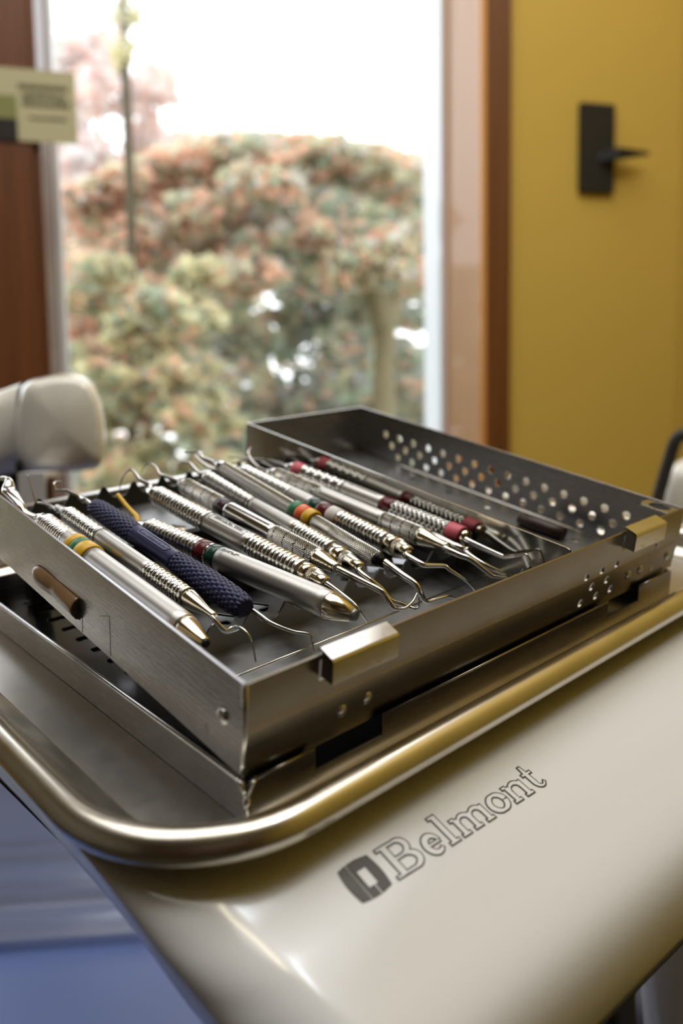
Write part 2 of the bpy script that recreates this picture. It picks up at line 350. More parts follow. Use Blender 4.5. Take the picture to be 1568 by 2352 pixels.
# ================================================================== INSTRUMENTS
FRONT = {
 'I2':[(22.9,48.2,18.0),(23.3,46.4,17.0),(24.6,43.6,15.0),(27.4,43.7,15.0),(28.1,41.0,16.0),(28.5,38.2,15.5),(29.0,35.8,13.0),(29.9,34.5,6.0)],
 'I3':[(37.8,48.3,16.0),(39.0,44.5,15.0),(40.0,40.1,14.0),(44.5,35.2,12.0),(48.8,32.0,11.0),(48.7,30.3,9.0),(49.4,29.9,5.0)],
 'I5':[(67.5,45.8,18.0),(68.7,40.3,16.5),(69.4,34.1,15.0),(70.1,31.5,13.0),(74.8,31.7,7.0)],
 'I6':[(78.7,52.6,18.0),(81.3,44.0,16.5),(83.8,35.6,15.0),(84.4,33.6,13.5),(84.9,30.1,11.0),(86.6,29.3,10.0),(89.2,28.2,10.0),(93.6,28.9,11.0),(96.8,30.0,13.0)],
 'I7':[(84.6,47.8,17.5),(85.1,42.3,16.0),(88.2,39.1,13.0),(89.2,35.4,10.0),(91.7,32.8,9.0),(94.0,30.3,8.0),(94.9,28.2,8.0),(96.2,28.1,9.0),(96.7,28.8,12.0)],
 'I8':[(97.2,47.2,18.0),(97.3,38.9,16.5),(98.0,32.3,15.0),(98.5,29.6,12.0),(100.6,28.7,9.0),(105.1,27.7,9.0),(109.8,27.0,9.0),(112.9,26.8,8.0),(116.2,27.2,6.0)],
 'I9':[(108.7,47.5,18.0),(108.9,43.6,17.5),(109.5,39.9,17.0),(111.3,38.6,16.5),(117.2,35.5,16.0),(118.1,33.4,15.0),(121.8,29.4,12.0),(125.6,27.3,8.0),(128.4,28.2,5.0)],
 'I10':[(126.3,43.0,18.0),(128.2,37.5,17.0),(130.5,33.4,16.0),(133.6,26.1,12.0),(134.6,24.4,11.5),(138.8,21.0,11.0)],
 'I11':[(133.6,37.7,16.0),(135.1,30.8,14.0),(140.7,22.5,11.0),(143.0,20.5,11.0),(144.2,19.5,12.0),(144.7,19.2,14.0)],
 'I12':[(140.4,44.2,18.0),(141.9,36.6,17.0),(143.3,29.1,16.3),(143.2,26.4,16.8),(143.0,22.1,19.0),(143.1,18.7,20.8),(142.9,16.9,20.6),(143.8,14.0,17.0)],
}
BACK = {
 'I1':[(8.9,156.0,19.2),(8.6,160.0,21.6),(9.1,168.0,23.1),(9.7,173.0,23.5),(11.8,178.0,25.3),(11.9,181.0,25.5),(11.4,185.0,24.6)],
 'I2':[(23.6,160.0,16.0),(23.1,164.0,16.5),(22.6,168.0,16.6),(21.3,171.0,16.5),(19.6,172.0,17.3),(19.0,174.0,22.6),(18.6,176.0,27.6)],
 'I3':[(34.1,156.0,19.6),(34.8,163.0,19.0),(34.6,168.0,18.7),(34.2,175.0,18.3),(32.0,180.0,17.3),(31.7,181.0,18.3),(31.8,182.0,19.5),(33.5,183.0,20.1),(36.4,185.0,19.0)],
 'I4':[(47.7,140.0,15.1),(48.6,146.0,15.4),(48.6,150.0,16.4),(48.8,158.0,18.9)],
 'I5':[(65.3,160.0,19.6),(65.3,168.0,19.5),(65.4,172.0,20.9),(65.5,176.0,22.0),(64.8,178.0,21.6),(63.0,180.0,18.4),(62.2,181.0,15.1),(61.4,181.0,10.5)],
 'I6':[(80.8,163.0,17.9),(79.9,172.0,17.9),(78.7,175.0,18.3),(78.9,178.0,20.1),(78.1,181.0,21.5),(76.4,184.0,20.5),(75.2,186.0,16.8)],
 'I7':[(96.4,166.0,17.5),(95.9,170.0,18.0),(96.0,177.0,20.3),(95.9,180.0,19.9),(94.9,185.0,18.7)],
 'I8':[(101.0,164.0,23.1),(100.7,172.0,23.1),(100.5,174.0,24.1),(102.0,177.0,24.6),(101.9,181.0,23.8),(99.7,188.0,22.0)],
 'I9':[(114.4,166.0,17.4),(113.5,172.0,15.0),(110.0,180.0,14.6),(108.5,185.0,16.1),(108.0,189.0,17.4),(108.0,191.0,18.4),(110.9,193.0,18.4)],
 'I10':[(128.6,158.0,15.4),(130.1,166.0,14.9),(130.5,172.0,15.9),(130.7,176.0,17.7),(131.4,179.0,20.2),(134.7,181.0,21.5)],
 'I11':[(138.6,160.0,13.8),(138.7,166.0,13.6),(138.2,173.0,14.4),(136.2,180.0,15.1),(133.8,186.0,13.5),(129.6,190.0,11.4)],
 'I12':[(138.4,160.0,18.0),(137.5,168.0,17.5),(137.2,173.0,16.8),(134.8,180.0,15.5),(132.9,186.0,14.9),(130.1,194.0,13.7)],
}
AX = {'I1':((12.5,46.9,18),(12.0,146.3,18)),'I2':((23.6,63.5,18),(23.4,152.9,18)),'I3':((34.5,46.7,18),(35.7,152.5,18)),'I4':((58.1,33.4,18),(46.7,130,14.2)),
 'I5':((66.9,55.7,18),(63.8,153.1,18)),'I6':((78.8,63.8,18),(80.1,156.8,18)),'I7':((87.3,62.9,18),(94.9,160.1,18)),'I8':((96.9,49.6,18),(99.8,157.7,24)),
 'I9':((111.5,60.6,18),(114.6,160.7,18)),'I10':((127.4,57.2,18),(124.6,149,18)),'I11':((134.4,54,16.2),(131.2,149,15.4)),'I12':((142.0,53.3,18),(138.5,152.6,18))}

def surf(y0, y1, rf, ny, n):
    ys = np.linspace(y0, y1, ny); qs = np.linspace(0, 2 * PI, n, endpoint=False)
    P = []
    for y in ys:
        P.append([((r := rf(y, q)) * math.cos(q), y, r * math.sin(q)) for q in qs])
    return P
def section(y0, y1, rf, ny, n, smooth=True):
    mb = MB(); P = surf(y0, y1, rf, ny, n); mb.grid(P, closev=True, smooth=smooth)
    mb.add(P[0], [tuple(range(n))]); mb.add(P[-1], [tuple(reversed(range(n)))]); return mb
def tri(x): x = x % 1.0; return 1 - abs(2 * x - 1)
def rings(R, y0, y1, pitch, amp, lob=0, lamp=0.0):
    def f(y, q):
        t = tri((y - y0) / pitch); e = min(1, (y - y0) / .8, (y1 - y) / .8); e = max(0, e)
        m = 1 - lamp * (.5 + .5 * math.cos(lob * q + PI * int((y - y0) / pitch))) if lob else 1
        return R - amp * e * (1 - min(1, 1.7 * t) * m)
    f.R, f.amp = R, amp
    return f
def knurl(R, y0, y1, n, amp, seg=6.4, groove=.25):
    pitch = 2 * PI * R / n
    def f(y, q):
        a = q * n / (2 * PI); b = (y - y0) / pitch
        k = min(tri(a + b), tri(a - b)) ** .5
        g = abs(((y - y0) / seg + q / (2 * PI)) % 1 - .5)
        gr = groove if g > .455 else 0
        e = max(0, min(1, (y - y0) / .6, (y1 - y) / .6))
        return R - .25 * (1 - e) - amp * (1 - k) * e - gr * e
    return f
def diamond(R, y0, y1, n, amp):
    pitch = 2 * PI * R / n * .8
    def f(y, q):
        a = q * n / (2 * PI); b = (y - y0) / pitch
        k = max(tri(a + b), tri(a - b)); k = max(0, (k - .72) / .28)
        return R - amp * (1 - k)
    f.R, f.amp = R, amp
    return f
def bumps(rb, y0, n, pitch, amp):
    def f(y, q):
        row = (y - y0) / pitch; a = q * n / (2 * PI) + .5 * (int(row) % 2)
        k = min(1, 2.2 * tri(row)) * min(1, 2.2 * tri(a))
        return rb(y) + amp * (k - 1)
    return f
_gm = {}
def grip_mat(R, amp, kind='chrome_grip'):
    """bright metal on the raised pattern, shade painted as darker metal down in the grooves (by distance from the handle axis)"""
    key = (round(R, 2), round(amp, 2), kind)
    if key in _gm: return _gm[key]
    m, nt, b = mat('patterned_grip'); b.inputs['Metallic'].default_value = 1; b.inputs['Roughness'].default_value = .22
    hi = (.70, .69, .66, 1) if kind == 'chrome_grip' else (.70, .63, .48, 1); lo = (.17, .16, .145, 1)  # lo paints the shade of the grooves into the base colour
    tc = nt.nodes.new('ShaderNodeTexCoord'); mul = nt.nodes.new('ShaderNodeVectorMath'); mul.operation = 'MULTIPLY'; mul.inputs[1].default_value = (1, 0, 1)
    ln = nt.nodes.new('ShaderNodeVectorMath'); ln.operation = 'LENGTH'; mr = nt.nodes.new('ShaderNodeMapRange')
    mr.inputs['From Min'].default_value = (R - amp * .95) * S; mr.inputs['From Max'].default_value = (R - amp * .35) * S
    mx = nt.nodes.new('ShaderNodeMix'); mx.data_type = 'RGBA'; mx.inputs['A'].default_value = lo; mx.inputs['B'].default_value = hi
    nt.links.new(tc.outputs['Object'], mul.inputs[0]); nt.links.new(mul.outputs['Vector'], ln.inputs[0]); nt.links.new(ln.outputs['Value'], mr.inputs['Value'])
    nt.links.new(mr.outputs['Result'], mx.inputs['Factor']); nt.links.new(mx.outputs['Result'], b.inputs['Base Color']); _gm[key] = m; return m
class Inst:
    def __init__(s, key, name, label, cat):
        F, B = map(np.array, AX[key]); F = F.astype(float); B = B.astype(float); s.key = key
        y = (B - F); s.L = np.linalg.norm(y); y /= s.L; z = np.array([0, 0, 1.]) - y * y[2]; z /= np.linalg.norm(z); x = np.cross(y, z)
        s.R = np.stack([x, y, z], 1); s.F = F
        Mx = MT @ mat4(s.R, F * S)
        s.o = thing(name, label, cat, Mx, group='hand instruments lying side by side in the cassette'); s.vy = lambda v: (v - F[1]) / y[1]
    def loc(s, p): return s.R.T @ (np.array(p, float) - s.F)
    def part(s, name, mb, m, label=None): return link(name, mb.mesh('m'), m, s.o, label=label)
    def smooth(s, v0, v1, r0, r1, m, name='handle', n=36, bulge=0):
        y0, y1 = s.vy(v0), s.vy(v1); k = 14
        prof = [(y0 + (y1 - y0) * i / k, r0 + (r1 - r0) * i / k + bulge * math.sin(PI * i / k)) for i in range(k + 1)]
        prof = [(y0, prof[0][1] - .25)] + [(y0 + .2, prof[0][1])] + prof[1:-1] + [(y1 - .2, prof[-1][1])] + [(y1, prof[-1][1] - .25)]
        return s.part(name, MB().lathe(prof, n), m)
    def text(s, v0, v1, r, m='etch', rows=2, size=1.1, a0=55, name='engraving'):
        mb = MB(); y = s.vy(v0); y1 = s.vy(v1)
        for j in range(rows):
            yy = y
            while yy < y1:
                w = random.uniform(.35, .8)
                if random.random() < .85:
                    a = math.radians(a0 + j * 24 * 1.6 / r); d = .45 / r
                    pts = [((r + .03) * math.cos(q), t, (r + .03) * math.sin(q)) for t in (yy, yy + w) for q in (a - d * random.uniform(.4, 1), a + d * random.uniform(.4, 1))]
                    mb.add([pts[0], pts[1], pts[1 + 2], pts[2]], [(0, 1, 2, 3)]); 
                yy += w + .3
        return s.part(name, mb, m)
    def band(s, v0, v1, r, m, name='color_band'):
        y0, y1 = sorted((s.vy(v0), s.vy(v1))); d = min(.5, (y1 - y0) * .3)
        return s.part(name, MB().lathe([(y0, r - .5), (y0 + .02, r - .35), (y0 + d, r), (y1 - d, r), (y1 - .02, r - .35), (y1, r - .5)], 36), m)
    def grip(s, v0, v1, f, m='chrome_grip', ny=None, n=64, name='grip', crisp=False):
        y0, y1 = s.vy(v0), s.vy(v1); rf = f(y0, y1)
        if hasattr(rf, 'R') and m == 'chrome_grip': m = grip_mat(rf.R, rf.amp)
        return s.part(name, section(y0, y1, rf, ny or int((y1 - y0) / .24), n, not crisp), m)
    def kgrip(s, v0, v1, R, nd, amp, m='chrome_grip', name='grip', seg=6.4, groove=.25):     # diamond knurling, six samples to a diamond
        y0, y1 = s.vy(v0), s.vy(v1); pitch = 2 * PI * R / nd
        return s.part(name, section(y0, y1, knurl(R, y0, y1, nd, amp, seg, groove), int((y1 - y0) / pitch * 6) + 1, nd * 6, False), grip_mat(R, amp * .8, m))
    def cone(s, prof, m='gold_cone', name='ferrule'):      # prof: list of (v, r)
        return s.part(name, MB().lathe([(s.vy(v), r) for v, r in prof], 36), m)
    def shank(s, pts, r0, r1, m='chrome', start=None, flat=None, name='shank', k=5, pw=1.0):
        P = [s.loc(p) for p in pts]
        if start is not None: P = [np.array((0, s.vy(start), 0))] + P
        P = spline(P, k); n = len(P)
        return s.part(name, MB().tube(P, [r0 + (r1 - r0) * (i / (n - 1)) ** pw for i in range(n)], 10, True, None if flat is None else [flat(i / (n - 1)) for i in range(n)]), m)

# 1: thick satin handle with a yellow-green-yellow band, closed cone at the front
i = Inst('I1', 'dental_scaler', 'thick satin scaler with yellow-green-yellow rings beside the left cassette wall', 'dental instrument')
i.smooth(46.9, 106, 4.5, 4.5, 'satin'); i.cone([(46.9, 4.3), (45.5, 4.1), (36.6, 1.8), (36.0, 1.5)], name='cone_tip'); i.cone([(36.05, 1.5), (35.4, 1.1)], 'dark_metal', 'end_cap')
i.band(106, 112.3, 5.1, 'yellow_pl'); i.band(112.3, 115.8, 5.0, 'green_pl'); i.band(115.8, 120, 5.0, 'yellow_pl')
i.smooth(120, 124, 4.4, 4.4, 'satin'); i.grip(124, 144, lambda a, b: rings(4.5, a, b, 1.65, .6, 12, .14))
i.smooth(144, 147, 4.2, 3.6, 'chrome', 'collar'); i.cone([(147, 3.4), (149, 3.2), (151, 2.2), (153, 1.7)], 'chrome')
i.shank(BACK['I1'], 1.7, .9, start=150, flat=lambda t: (1 + .2 * t, 1.0 + 1.6 * math.exp(-((t - .5) / .2) ** 2)), name='blade')
# 2: slim, ringed grips both ends
i = Inst('I2', 'dental_explorer', 'slim silver explorer with ringed grips between the banded scaler and the navy handle', 'dental instrument')
i.smooth(86.8, 122.7, 3.3, 3.3, 'satin')
for a, b in ((63.5, 86.8), (122.7, 149)): i.grip(a, b, lambda y0, y1: rings(3.5, y0, y1, 1.8, .5, 12, .2))
i.cone([(63.6, 3.3), (61.5, 3.2), (57, 2.5), (52, 1.5), (48.4, 1.35), (48.0, 1.1)]); i.cone([(149, 3.2), (152, 2.4), (156, 1.4), (160, 1.1)], 'satin')
i.shank(FRONT['I2'], .85, .28, start=49); i.shank(BACK['I2'], .9, .15, start=158)
# 3: navy silicone handle
i = Inst('I3', 'silicone_handled_scaler', 'scaler with a dimpled navy blue silicone handle', 'dental instrument')
L3 = i.L
def rb3(y):
    t = y / L3; return 3.9 + .85 * math.exp(-((t - .17) / .16) ** 2) + .55 * math.exp(-((t - .80) / .16) ** 2) - .9 * max(0, (.05 - t) / .05) ** 2 - .8 * max(0, (t - .95) / .05) ** 2
for a, b in ((46.7, 88), (117.5, 152.3)):
    i.grip(a, b, lambda y0, y1: bumps(rb3, y0, 14, 2.05, .55), 'navy', n=84, ny=int((b - a) / .26))
i.part('handle', section(i.vy(88), i.vy(117.5), lambda y, q: rb3(y) - .25, 30, 48), 'navy')
pts = rrect(-10.5, 10.5, -1.5, 1.5, 1.4, 6); vs, fs = plate(pts, [rrect(-10.2, 10.2, -1.2, 1.2, 1.1, 6)], .3, .05)
ym = i.vy(103); lm = MB()
def wrap(x, y, z, a0, r): a = a0 + y / r; return ((r + z) * math.cos(a), ym + x, (r + z) * math.sin(a))
lm.add([wrap(x, y, z, 1.75, rb3(ym) - .12) for x, y, z in vs], fs)
xx = -9
while xx < 8.6:
    w = random.uniform(.55, .95); lm.add([wrap(xx, -.7, 0.14, 1.75, rb3(ym) - .2), wrap(xx + w * .55, -.7, 0.14, 1.75, rb3(ym) - .2), wrap(xx + w * .55, random.choice((.35, .35, .8)), 0.14, 1.75, rb3(ym) - .2), wrap(xx, random.choice((.35, .7)), 0.14, 1.75, rb3(ym) - .2)], [(0, 1, 2, 3)]); xx += w + .22
i.part('molded_label', lm, 'navy_highlight', 'raised outline with moulded lettering, its highlight painted pale')
i.shank(FRONT['I3'], .95, .22, start=49); i.shank(BACK['I3'], 1.1, .25, start=150)
# 4: thick probe with red and green bands
i = Inst('I4', 'periodontal_probe', 'thick satin probe with dark red and green bands, blunt cone and yellow back tip', 'dental instrument')
i.smooth(33.4, 86, 4.75, 4.55, 'satin', bulge=.1); i.band(86, 90.4, 4.62, 'dkgreen_tape'); i.smooth(90.4, 91.6, 4.5, 4.5, 'chrome'); i.band(91.6, 97, 4.62, 'dkred_tape')
i.grip(97, 127, lambda a, b: rings(4.55, a, b, 2.0, .55, 10, .14)); i.cone([(127, 4.2), (130, 3.0), (134, 1.6), (138, 1.3)], 'chrome')
i.cone([(33.6, 4.65), (33.0, 4.6), (31, 4.3), (23.6, 2.2)], name='cone_tip'); i.cone([(23.7, 2.2), (22.6, 1.95), (22.4, 1.2)], 'steel_floor', 'end_cap')
i.text(76, 84, 4.72, rows=2, a0=95)
i.shank(BACK['I4'], 1.25, 1.0, 'yellow_pl', start=136, name='yellow_tip')
# 5
i = Inst('I5', 'dental_curette', 'satin curette with an engraved label and ridged grips, behind the banded probe', 'dental instrument')
i.smooth(87.5, 114, 4.2, 4.1, 'satin')
for a, b in ((58, 87.5), (114, 150)): i.grip(a, b, lambda y0, y1: rings(4.35, y0, y1, 2.1, .6, 9, .14))
i.cone([(58, 4.2), (55, 3.9), (53.5, 3.7)]); i.kgrip(50.5, 53.5, 3.75, 26, .36, 'gold_cone', 'knurled_collar', 99, 0); i.cone([(50.5, 3.6), (46.6, 2.6), (45.9, 2.3), (45.7, 1.7)])
i.cone([(150, 4.1), (154, 3.2), (157, 2.2), (160, 1.3)], 'chrome')
vs, fs = plate(rrect(-11, 11, -1.7, 1.7, .8), [rrect(-10.75, 10.75, -1.45, 1.45, .6)], .12, .03); ym = i.vy(100.5)
i.part('engraved_frame', MB().add([wrap(x, y, z, 1.8, 4.2) for x, y, z in vs], fs), 'etch'); i.text(92, 109, 4.2, rows=2, a0=92)
i.shank(FRONT['I5'], 1.35, .25, start=47); i.shank(BACK['I5'], 1.3, .16, start=158, pw=.7)
# 6
i = Inst('I6', 'sickle_scaler', 'chrome sickle scaler with a brown band and knurled grips', 'dental instrument')
i.smooth(89.8, 121, 3.75, 3.75, 'chrome'); i.band(121, 127.4, 3.85, 'brown_tape')
for a, b in ((64, 89.8), (127.4, 154.5)): i.kgrip(a, b, 4.1, 24, .6)
i.cone([(64, 3.9), (62.5, 3.8), (57, 2.6), (53.4, 2.2), (52.9, 1.9)]); i.cone([(53.4, 2.35), (52.6, 2.35), (52.5, 1.5)], 'chrome', 'collar'); i.cone([(154.5, 3.8), (158, 2.5), (161, 1.5)], 'chrome')
i.shank(FRONT['I6'], 1.55, .3, start=54); i.shank(BACK['I6'], 1.2, .2, start=159, pw=.8)
# 7
i = Inst('I7', 'tapered_curette', 'dull silver curette whose waisted handle slants between the brown-banded and the thin knurled one', 'dental instrument')
i.smooth(88.7, 120.7, 3.9, 3.3, 'satin')
i.grip(66, 88.7, lambda y0, y1: rings(4.0, y0, y1, 1.9, .55, 9, .14)); i.grip(120.7, 156, lambda y0, y1: (lambda f: lambda y, q: f(y, q) - .55 + .5 * abs((y - y0) / (y1 - y0)))(rings(4.05, y0, y1, 2.0, .55, 9, .14)))
i.cone([(66, 3.8), (60, 3.6), (58.4, 3.3)]); i.kgrip(55.4, 58.4, 3.4, 26, .36, 'chrome_grip', 'knurled_collar', 99, 0); i.cone([(55.4, 3.2), (49.6, 2.3), (48.4, 2.2), (48.2, 1.6)]); i.cone([(156, 3.6), (160, 3.0), (164, 1.6)], 'chrome')
i.shank(FRONT['I7'], 1.25, .3, start=49); i.shank(BACK['I7'], 1.2, .4, start=162)
# 8
i = Inst('I8', 'knurled_explorer', 'thin knurled explorer carrying green, orange and yellow rings', 'dental instrument')
i.kgrip(51, 88, 3.1, 19, .5, seg=500, groove=0); i.kgrip(88, 154, 3.1, 19, .5, name='handle', seg=500, groove=0)
i.band(88, 92.6, 4.3, 'yellow_pl'); i.band(92.6, 97.2, 4.25, 'orange_pl'); i.band(97.2, 101.5, 4.2, 'green_pl')
i.cone([(51, 2.9), (49.6, 2.6), (49.2, 1.9), (47.2, 1.9)], 'dark_metal', 'collar'); i.cone([(154, 2.9), (157, 2.6), (161, 1.9)], 'chrome', 'collar')
i.shank(FRONT['I8'], 1.9, .25, start=49, pw=.75); i.shank(BACK['I8'], 1.5, .35, start=159)
# 9
i = Inst('I9', 'ringed_curette', 'silver ringed curette with dark green and dark red bands, just right of the knurled explorer', 'dental instrument')
i.grip(60.6, 88, lambda y0, y1: rings(4.1, y0, y1, 2.1, .6, 9, .14)); i.band(88, 94.5, 4.15, 'white_pl'); i.band(94.5, 101, 4.15, 'dkred_tape'); i.band(101, 107, 4.15, 'dkgreen_tape')
i.smooth(107, 121.6, 4.0, 4.0, 'satin'); i.grip(121.6, 157, lambda y0, y1: rings(4.1, y0, y1, 2.1, .6, 9, .14)); i.cone([(157, 3.8), (161, 2.4), (165, 1.4)], 'chrome')
i.cone([(60.6, 4.0), (57, 3.8), (55.4, 3.7)]); i.kgrip(52.4, 55.4, 3.75, 26, .36, 'gold_cone', 'knurled_collar', 99, 0); i.cone([(52.4, 3.6), (48.8, 2.8), (48.2, 2.7), (48.0, 1.7)])
i.shank(FRONT['I9'], 1.5, .25, start=48.5); i.shank(BACK['I9'], 1.3, .4, start=163)
# 10
i = Inst('I10', 'knurled_scaler', 'dull grey scaler with knurled grips at both ends and no color band', 'dental instrument')
i.smooth(77.7, 115.9, 3.85, 3.85, 'satin')
for a, b in ((57.2, 77.7), (115.9, 147)): i.kgrip(a, b, 4.1, 24, .6, seg=5.2)
i.cone([(57.2, 3.9), (55.5, 3.8), (49, 2.3), (44, 1.8), (43.2, 1.7)]); i.cone([(44.2, 2.2), (43.4, 2.2), (43.3, 1.4)], 'chrome', 'collar'); i.cone([(147, 3.8), (151, 2.4), (155, 1.4)], 'chrome')
i.shank(FRONT['I10'], 1.5, .5, start=44); i.shank(BACK['I10'], 1.2, .35, start=154)
# 11
i = Inst('I11', 'slim_scaler', 'slim chrome scaler squeezed beside the pink-ringed instrument', 'dental instrument')
i.grip(58, 88, lambda y0, y1: rings(2.85, y0, y1, 3.2, .2)); i.smooth(88, 112, 2.85, 2.85, 'chrome'); i.grip(112, 147, lambda y0, y1: rings(2.85, y0, y1, 3.2, .2))
i.cone([(58, 2.7), (54, 2.6), (46, 1.8), (38.5, 1.5)], 'chrome'); i.cone([(39.6, 1.9), (38.6, 1.9), (38.5, 1.3)], 'chrome', 'collar'); i.cone([(147, 2.8), (151, 2.2), (156, 1.3)], 'chrome')
i.shank(FRONT['I11'], 1.4, .3, start=39.5); i.shank(BACK['I11'], 1.2, .4, start=154)
# 12
i = Inst('I12', 'pink_ringed_curette', 'curette with pink rings and a lattice grip, against the divider', 'dental instrument')
i.band(47.6, 54.6, 4.2, 'pink_pl', 'pink_ring'); i.grip(54.6, 84.8, lambda a, b: diamond(4.15, a, b, 8, .4), n=96); i.band(84.8, 91.2, 4.15, 'dkred_tape')
i.smooth(91.2, 115.6, 4.0, 4.0, 'satin'); i.text(95, 112, 4.02, rows=1, a0=105); i.grip(115.6, 143, lambda a, b: rings(4.15, a, b, 2.7, .5, 6, .5)); i.band(143, 150, 4.15, 'pink_pl', 'pink_ring')
i.cone([(47.8, 3.6), (44.9, 3.0), (44.6, 2.2)]); i.cone([(150, 3.4), (154, 2.2), (159, 1.3)], 'chrome')
i.shank(FRONT['I12'], 1.6, .25, start=46); i.shank(BACK['I12'], 1.2, .4, start=156)

# ================================================================== LID (in the tray frame)
lid = thing('cassette_lid', 'slotted stainless steel cassette lid lying upside down under the open cassette', 'cassette lid', ML)
LW, LD, LH = 230.3, 206.0, 13.2
def tb(name, mb, m, par, **k): return link(name, mb.mesh('m'), m, par, **k)
holes = []
for cu in range(9):
    for k in range(14):
        v = 16 + 13.55 * k; holes.append(rrect(18 + 23.5 * cu, 25.6 + 23.5 * cu, v, v + 4.6, 1.2, 3))
vs, fs = plate(rect(.4, LW - .4, .4, LD - .4), holes, .8)
tb('floor_plate', MB().add([(x, y, z - LH + .5) for x, y, z in vs], fs), 'steel_black', lid)
def lw_u(u, v0, v1): vs, fs = plate(rect(v0, v1, -LH, -.6), [], .9); return [(u + z, x, y) for x, y, z in vs], fs
tb('side_wall', MB().add(*lw_u(.45, 1.2, LD)).tube([(.3, 3.2, -.6), (.3, LD - 1, -.6)], .85, 10), 'steel_v', lid)
tb('side_wall', MB().add(*lw_u(LW - .45, 1.2, LD)).tube([(LW - .3, 2.4, -.6), (LW - .3, LD - 1, -.6)], .85, 10), 'steel_v', lid)
fo = [(1.2, -LH), (LW - 1.2, -LH), (LW - 1.2, -.7), (200.5, -.7), (200.5, -6.8), (176.1, -6.8), (176.1, -.7), (48.7, -.7), (48.7, -6.8), (22.9, -6.8), (22.9, -.7), (1.2, -.7)]
vs, fs = plate(fo, [], .9); fm = MB().add([(x, z + .1, y) for x, y, z in vs], fs)
for a, b in ((3.0, 22.9), (48.7, 176.1), (200.5, LW - 2.4)): fm.tube([(a, .1, -.55), (b, .1, -.55)], .55, 10)
tb('front_wall', fm, 'steel_front', lid)
vs, fs = plate(rect(1.2, LW - 1.2, -LH, -.6), [], .9); tb('back_wall', MB().add([(x, LD + z, y) for x, y, z in vs], fs), 'steel_u', lid)
P = [(.2 + 2.3 * math.cos(a), 1.2 + 2.3 * math.sin(a), -.7 + 0 * a) for a in ()]
tb('corner_seam', MB().tube([(-.1, 3.2, -.7), (-.3, 1.6, -1.2), (-.2, .5, -3.4), (.1, .1, -5.4), (1.0, -.1, -3.4), (1.9, -.2, -1.2), (3.0, .1, -.7)], .75, 10).tube([(.2, .2, -5), (.2, .2, -LH)], .9, 10), 'chrome', lid)
tb('corner_gap_shade', MB().sphere((.7, .75, -2.7), 1.35, 14, (.8, .8, 1.2)), 'black', lid)  # black ball painting the shade inside the open corner

# ================================================================== TRAY
tray = thing('instrument_tray', 'stainless steel instrument tray with a rounded tubular rim on the cream delivery unit', 'tray', ML)
RCR, UL, UR, VF, VB = 42.0, -34.5, 300.0, -14.1, 250.0
def rpath(n=14):
    out = []
    for cx, cy, a in ((UR - RCR, VB - RCR, 0), (UL + RCR, VB - RCR, 90), (UL + RCR, VF + RCR, 180), (UR - RCR, VF + RCR, 270)):
        for i_ in range(n + 1):
            q = math.radians(a + 90 * i_ / n); out.append((cx, cy, math.cos(q), math.sin(q)))
    return out
HC, RT_ = -6.2, 4.9
prof = [(-15, -13.9), (-11, -13.6), (-8.5, -12.4), (-6.6, -10.6)] + [(-math.cos(a) * RT_, HC + math.sin(a) * RT_) for a in [math.radians(-25 + 295 * j / 22) for j in range(23)]]
rp = rpath()
P = [[(cx + (RCR + d) * c, cy + (RCR + d) * s_, h) for d, h in prof] for cx, cy, c, s_ in rp]
tb('rim', MB().grid(P, closeu=True), 'steel_rim', tray)
P = [[(cx + (RCR - 15 + (0)) * c, cy + (RCR - 15) * s_) for d in (0,)][0] for cx, cy, c, s_ in rp]
vs, fs = plate(P, [], .6, .05); tb('tray_floor', MB().add([(x, y, z - 13.75) for x, y, z in vs], fs), 'steel_tray', tray)

# ================================================================== DELIVERY UNIT BODY
unit = thing('dental_delivery_unit', 'cream plastic dental delivery unit body with the outlined maker lettering, carrying the tray', 'dental unit', ML)
FP = [(12, -14.6), (0, -15.4), (-10, -17.6), (-20.3, -22.0), (-34, -27.0), (-46, -32.6), (-55.5, -37.6), (-61.5, -42.4), (-65, -49), (-66.3, -57), (-66.2, -65), (-65.6, -70)]   # front profile (v, h)
FPs = np.array(spline([np.array(p, float) for p in FP], 5))
acc = np.concatenate([[0], np.cumsum(np.linalg.norm(np.diff(FPs, axis=0), axis=1))])
def fprof(t):                                   # 0..1 along the front profile
    x = t * acc[-1]; return np.array([np.interp(x, acc, FPs[:, 0]), np.interp(x, acc, FPs[:, 1])])
BE = np.array([(-60, -13, -70), (-16, -14.5, -69), (-5, -17.5, -61), (7, -19, -52.5), (23, -20.5, -46), (60, -25, -38.4), (97, -30, -32.4), (132, -32, -28.5), (250, -33, -24)], float)   # lower edge of the left side (v, u, h)
def lprof(t, v):                                # left side: from under the rim down to the lower edge
    B = np.array([np.interp(v, BE[:, 0], BE[:, 1]), np.interp(v, BE[:, 0], BE[:, 2])]); A = np.array([-35.0, -13.5]); mid = np.array([-35.0 + .25 * (B[0] + 35), B[1] * .62 - 4])
    return (1 - t) ** 2 * A + 2 * t * (1 - t) * mid + t * t * B
YAW = math.radians(-2.6)
NT = 44
ts = np.linspace(0, 1, NT)
RHO = 19.0
def fpoint(u, t):
    fp = fprof(t); return np.array([u, fp[0] + (u - 14) * math.tan(YAW) * min(1, t * 2.2), fp[1]])
def hmatch(t, v):                               # left-side parameter at which the side is as low as the front profile at t
    return t
rows = []
cor = []
for t in ts:
    ul = lprof(t, -30)[0]; vf = fpoint(ul + RHO, t)[1]; cor.append((vf + RHO, vf))
KL = 44
for k in range(KL):
    row = []
    for t, (v0, vf) in zip(ts, cor):
        v = 240 + (v0 - 240) * (k / (KL - 1)) ** .8; lp = lprof(t, v); e = (k / (KL - 1)) ** 6; row.append((lp[0], v, lp[1] * (1 - e * .5) + fprof(t)[1] * e * .5))
    rows.append(row)
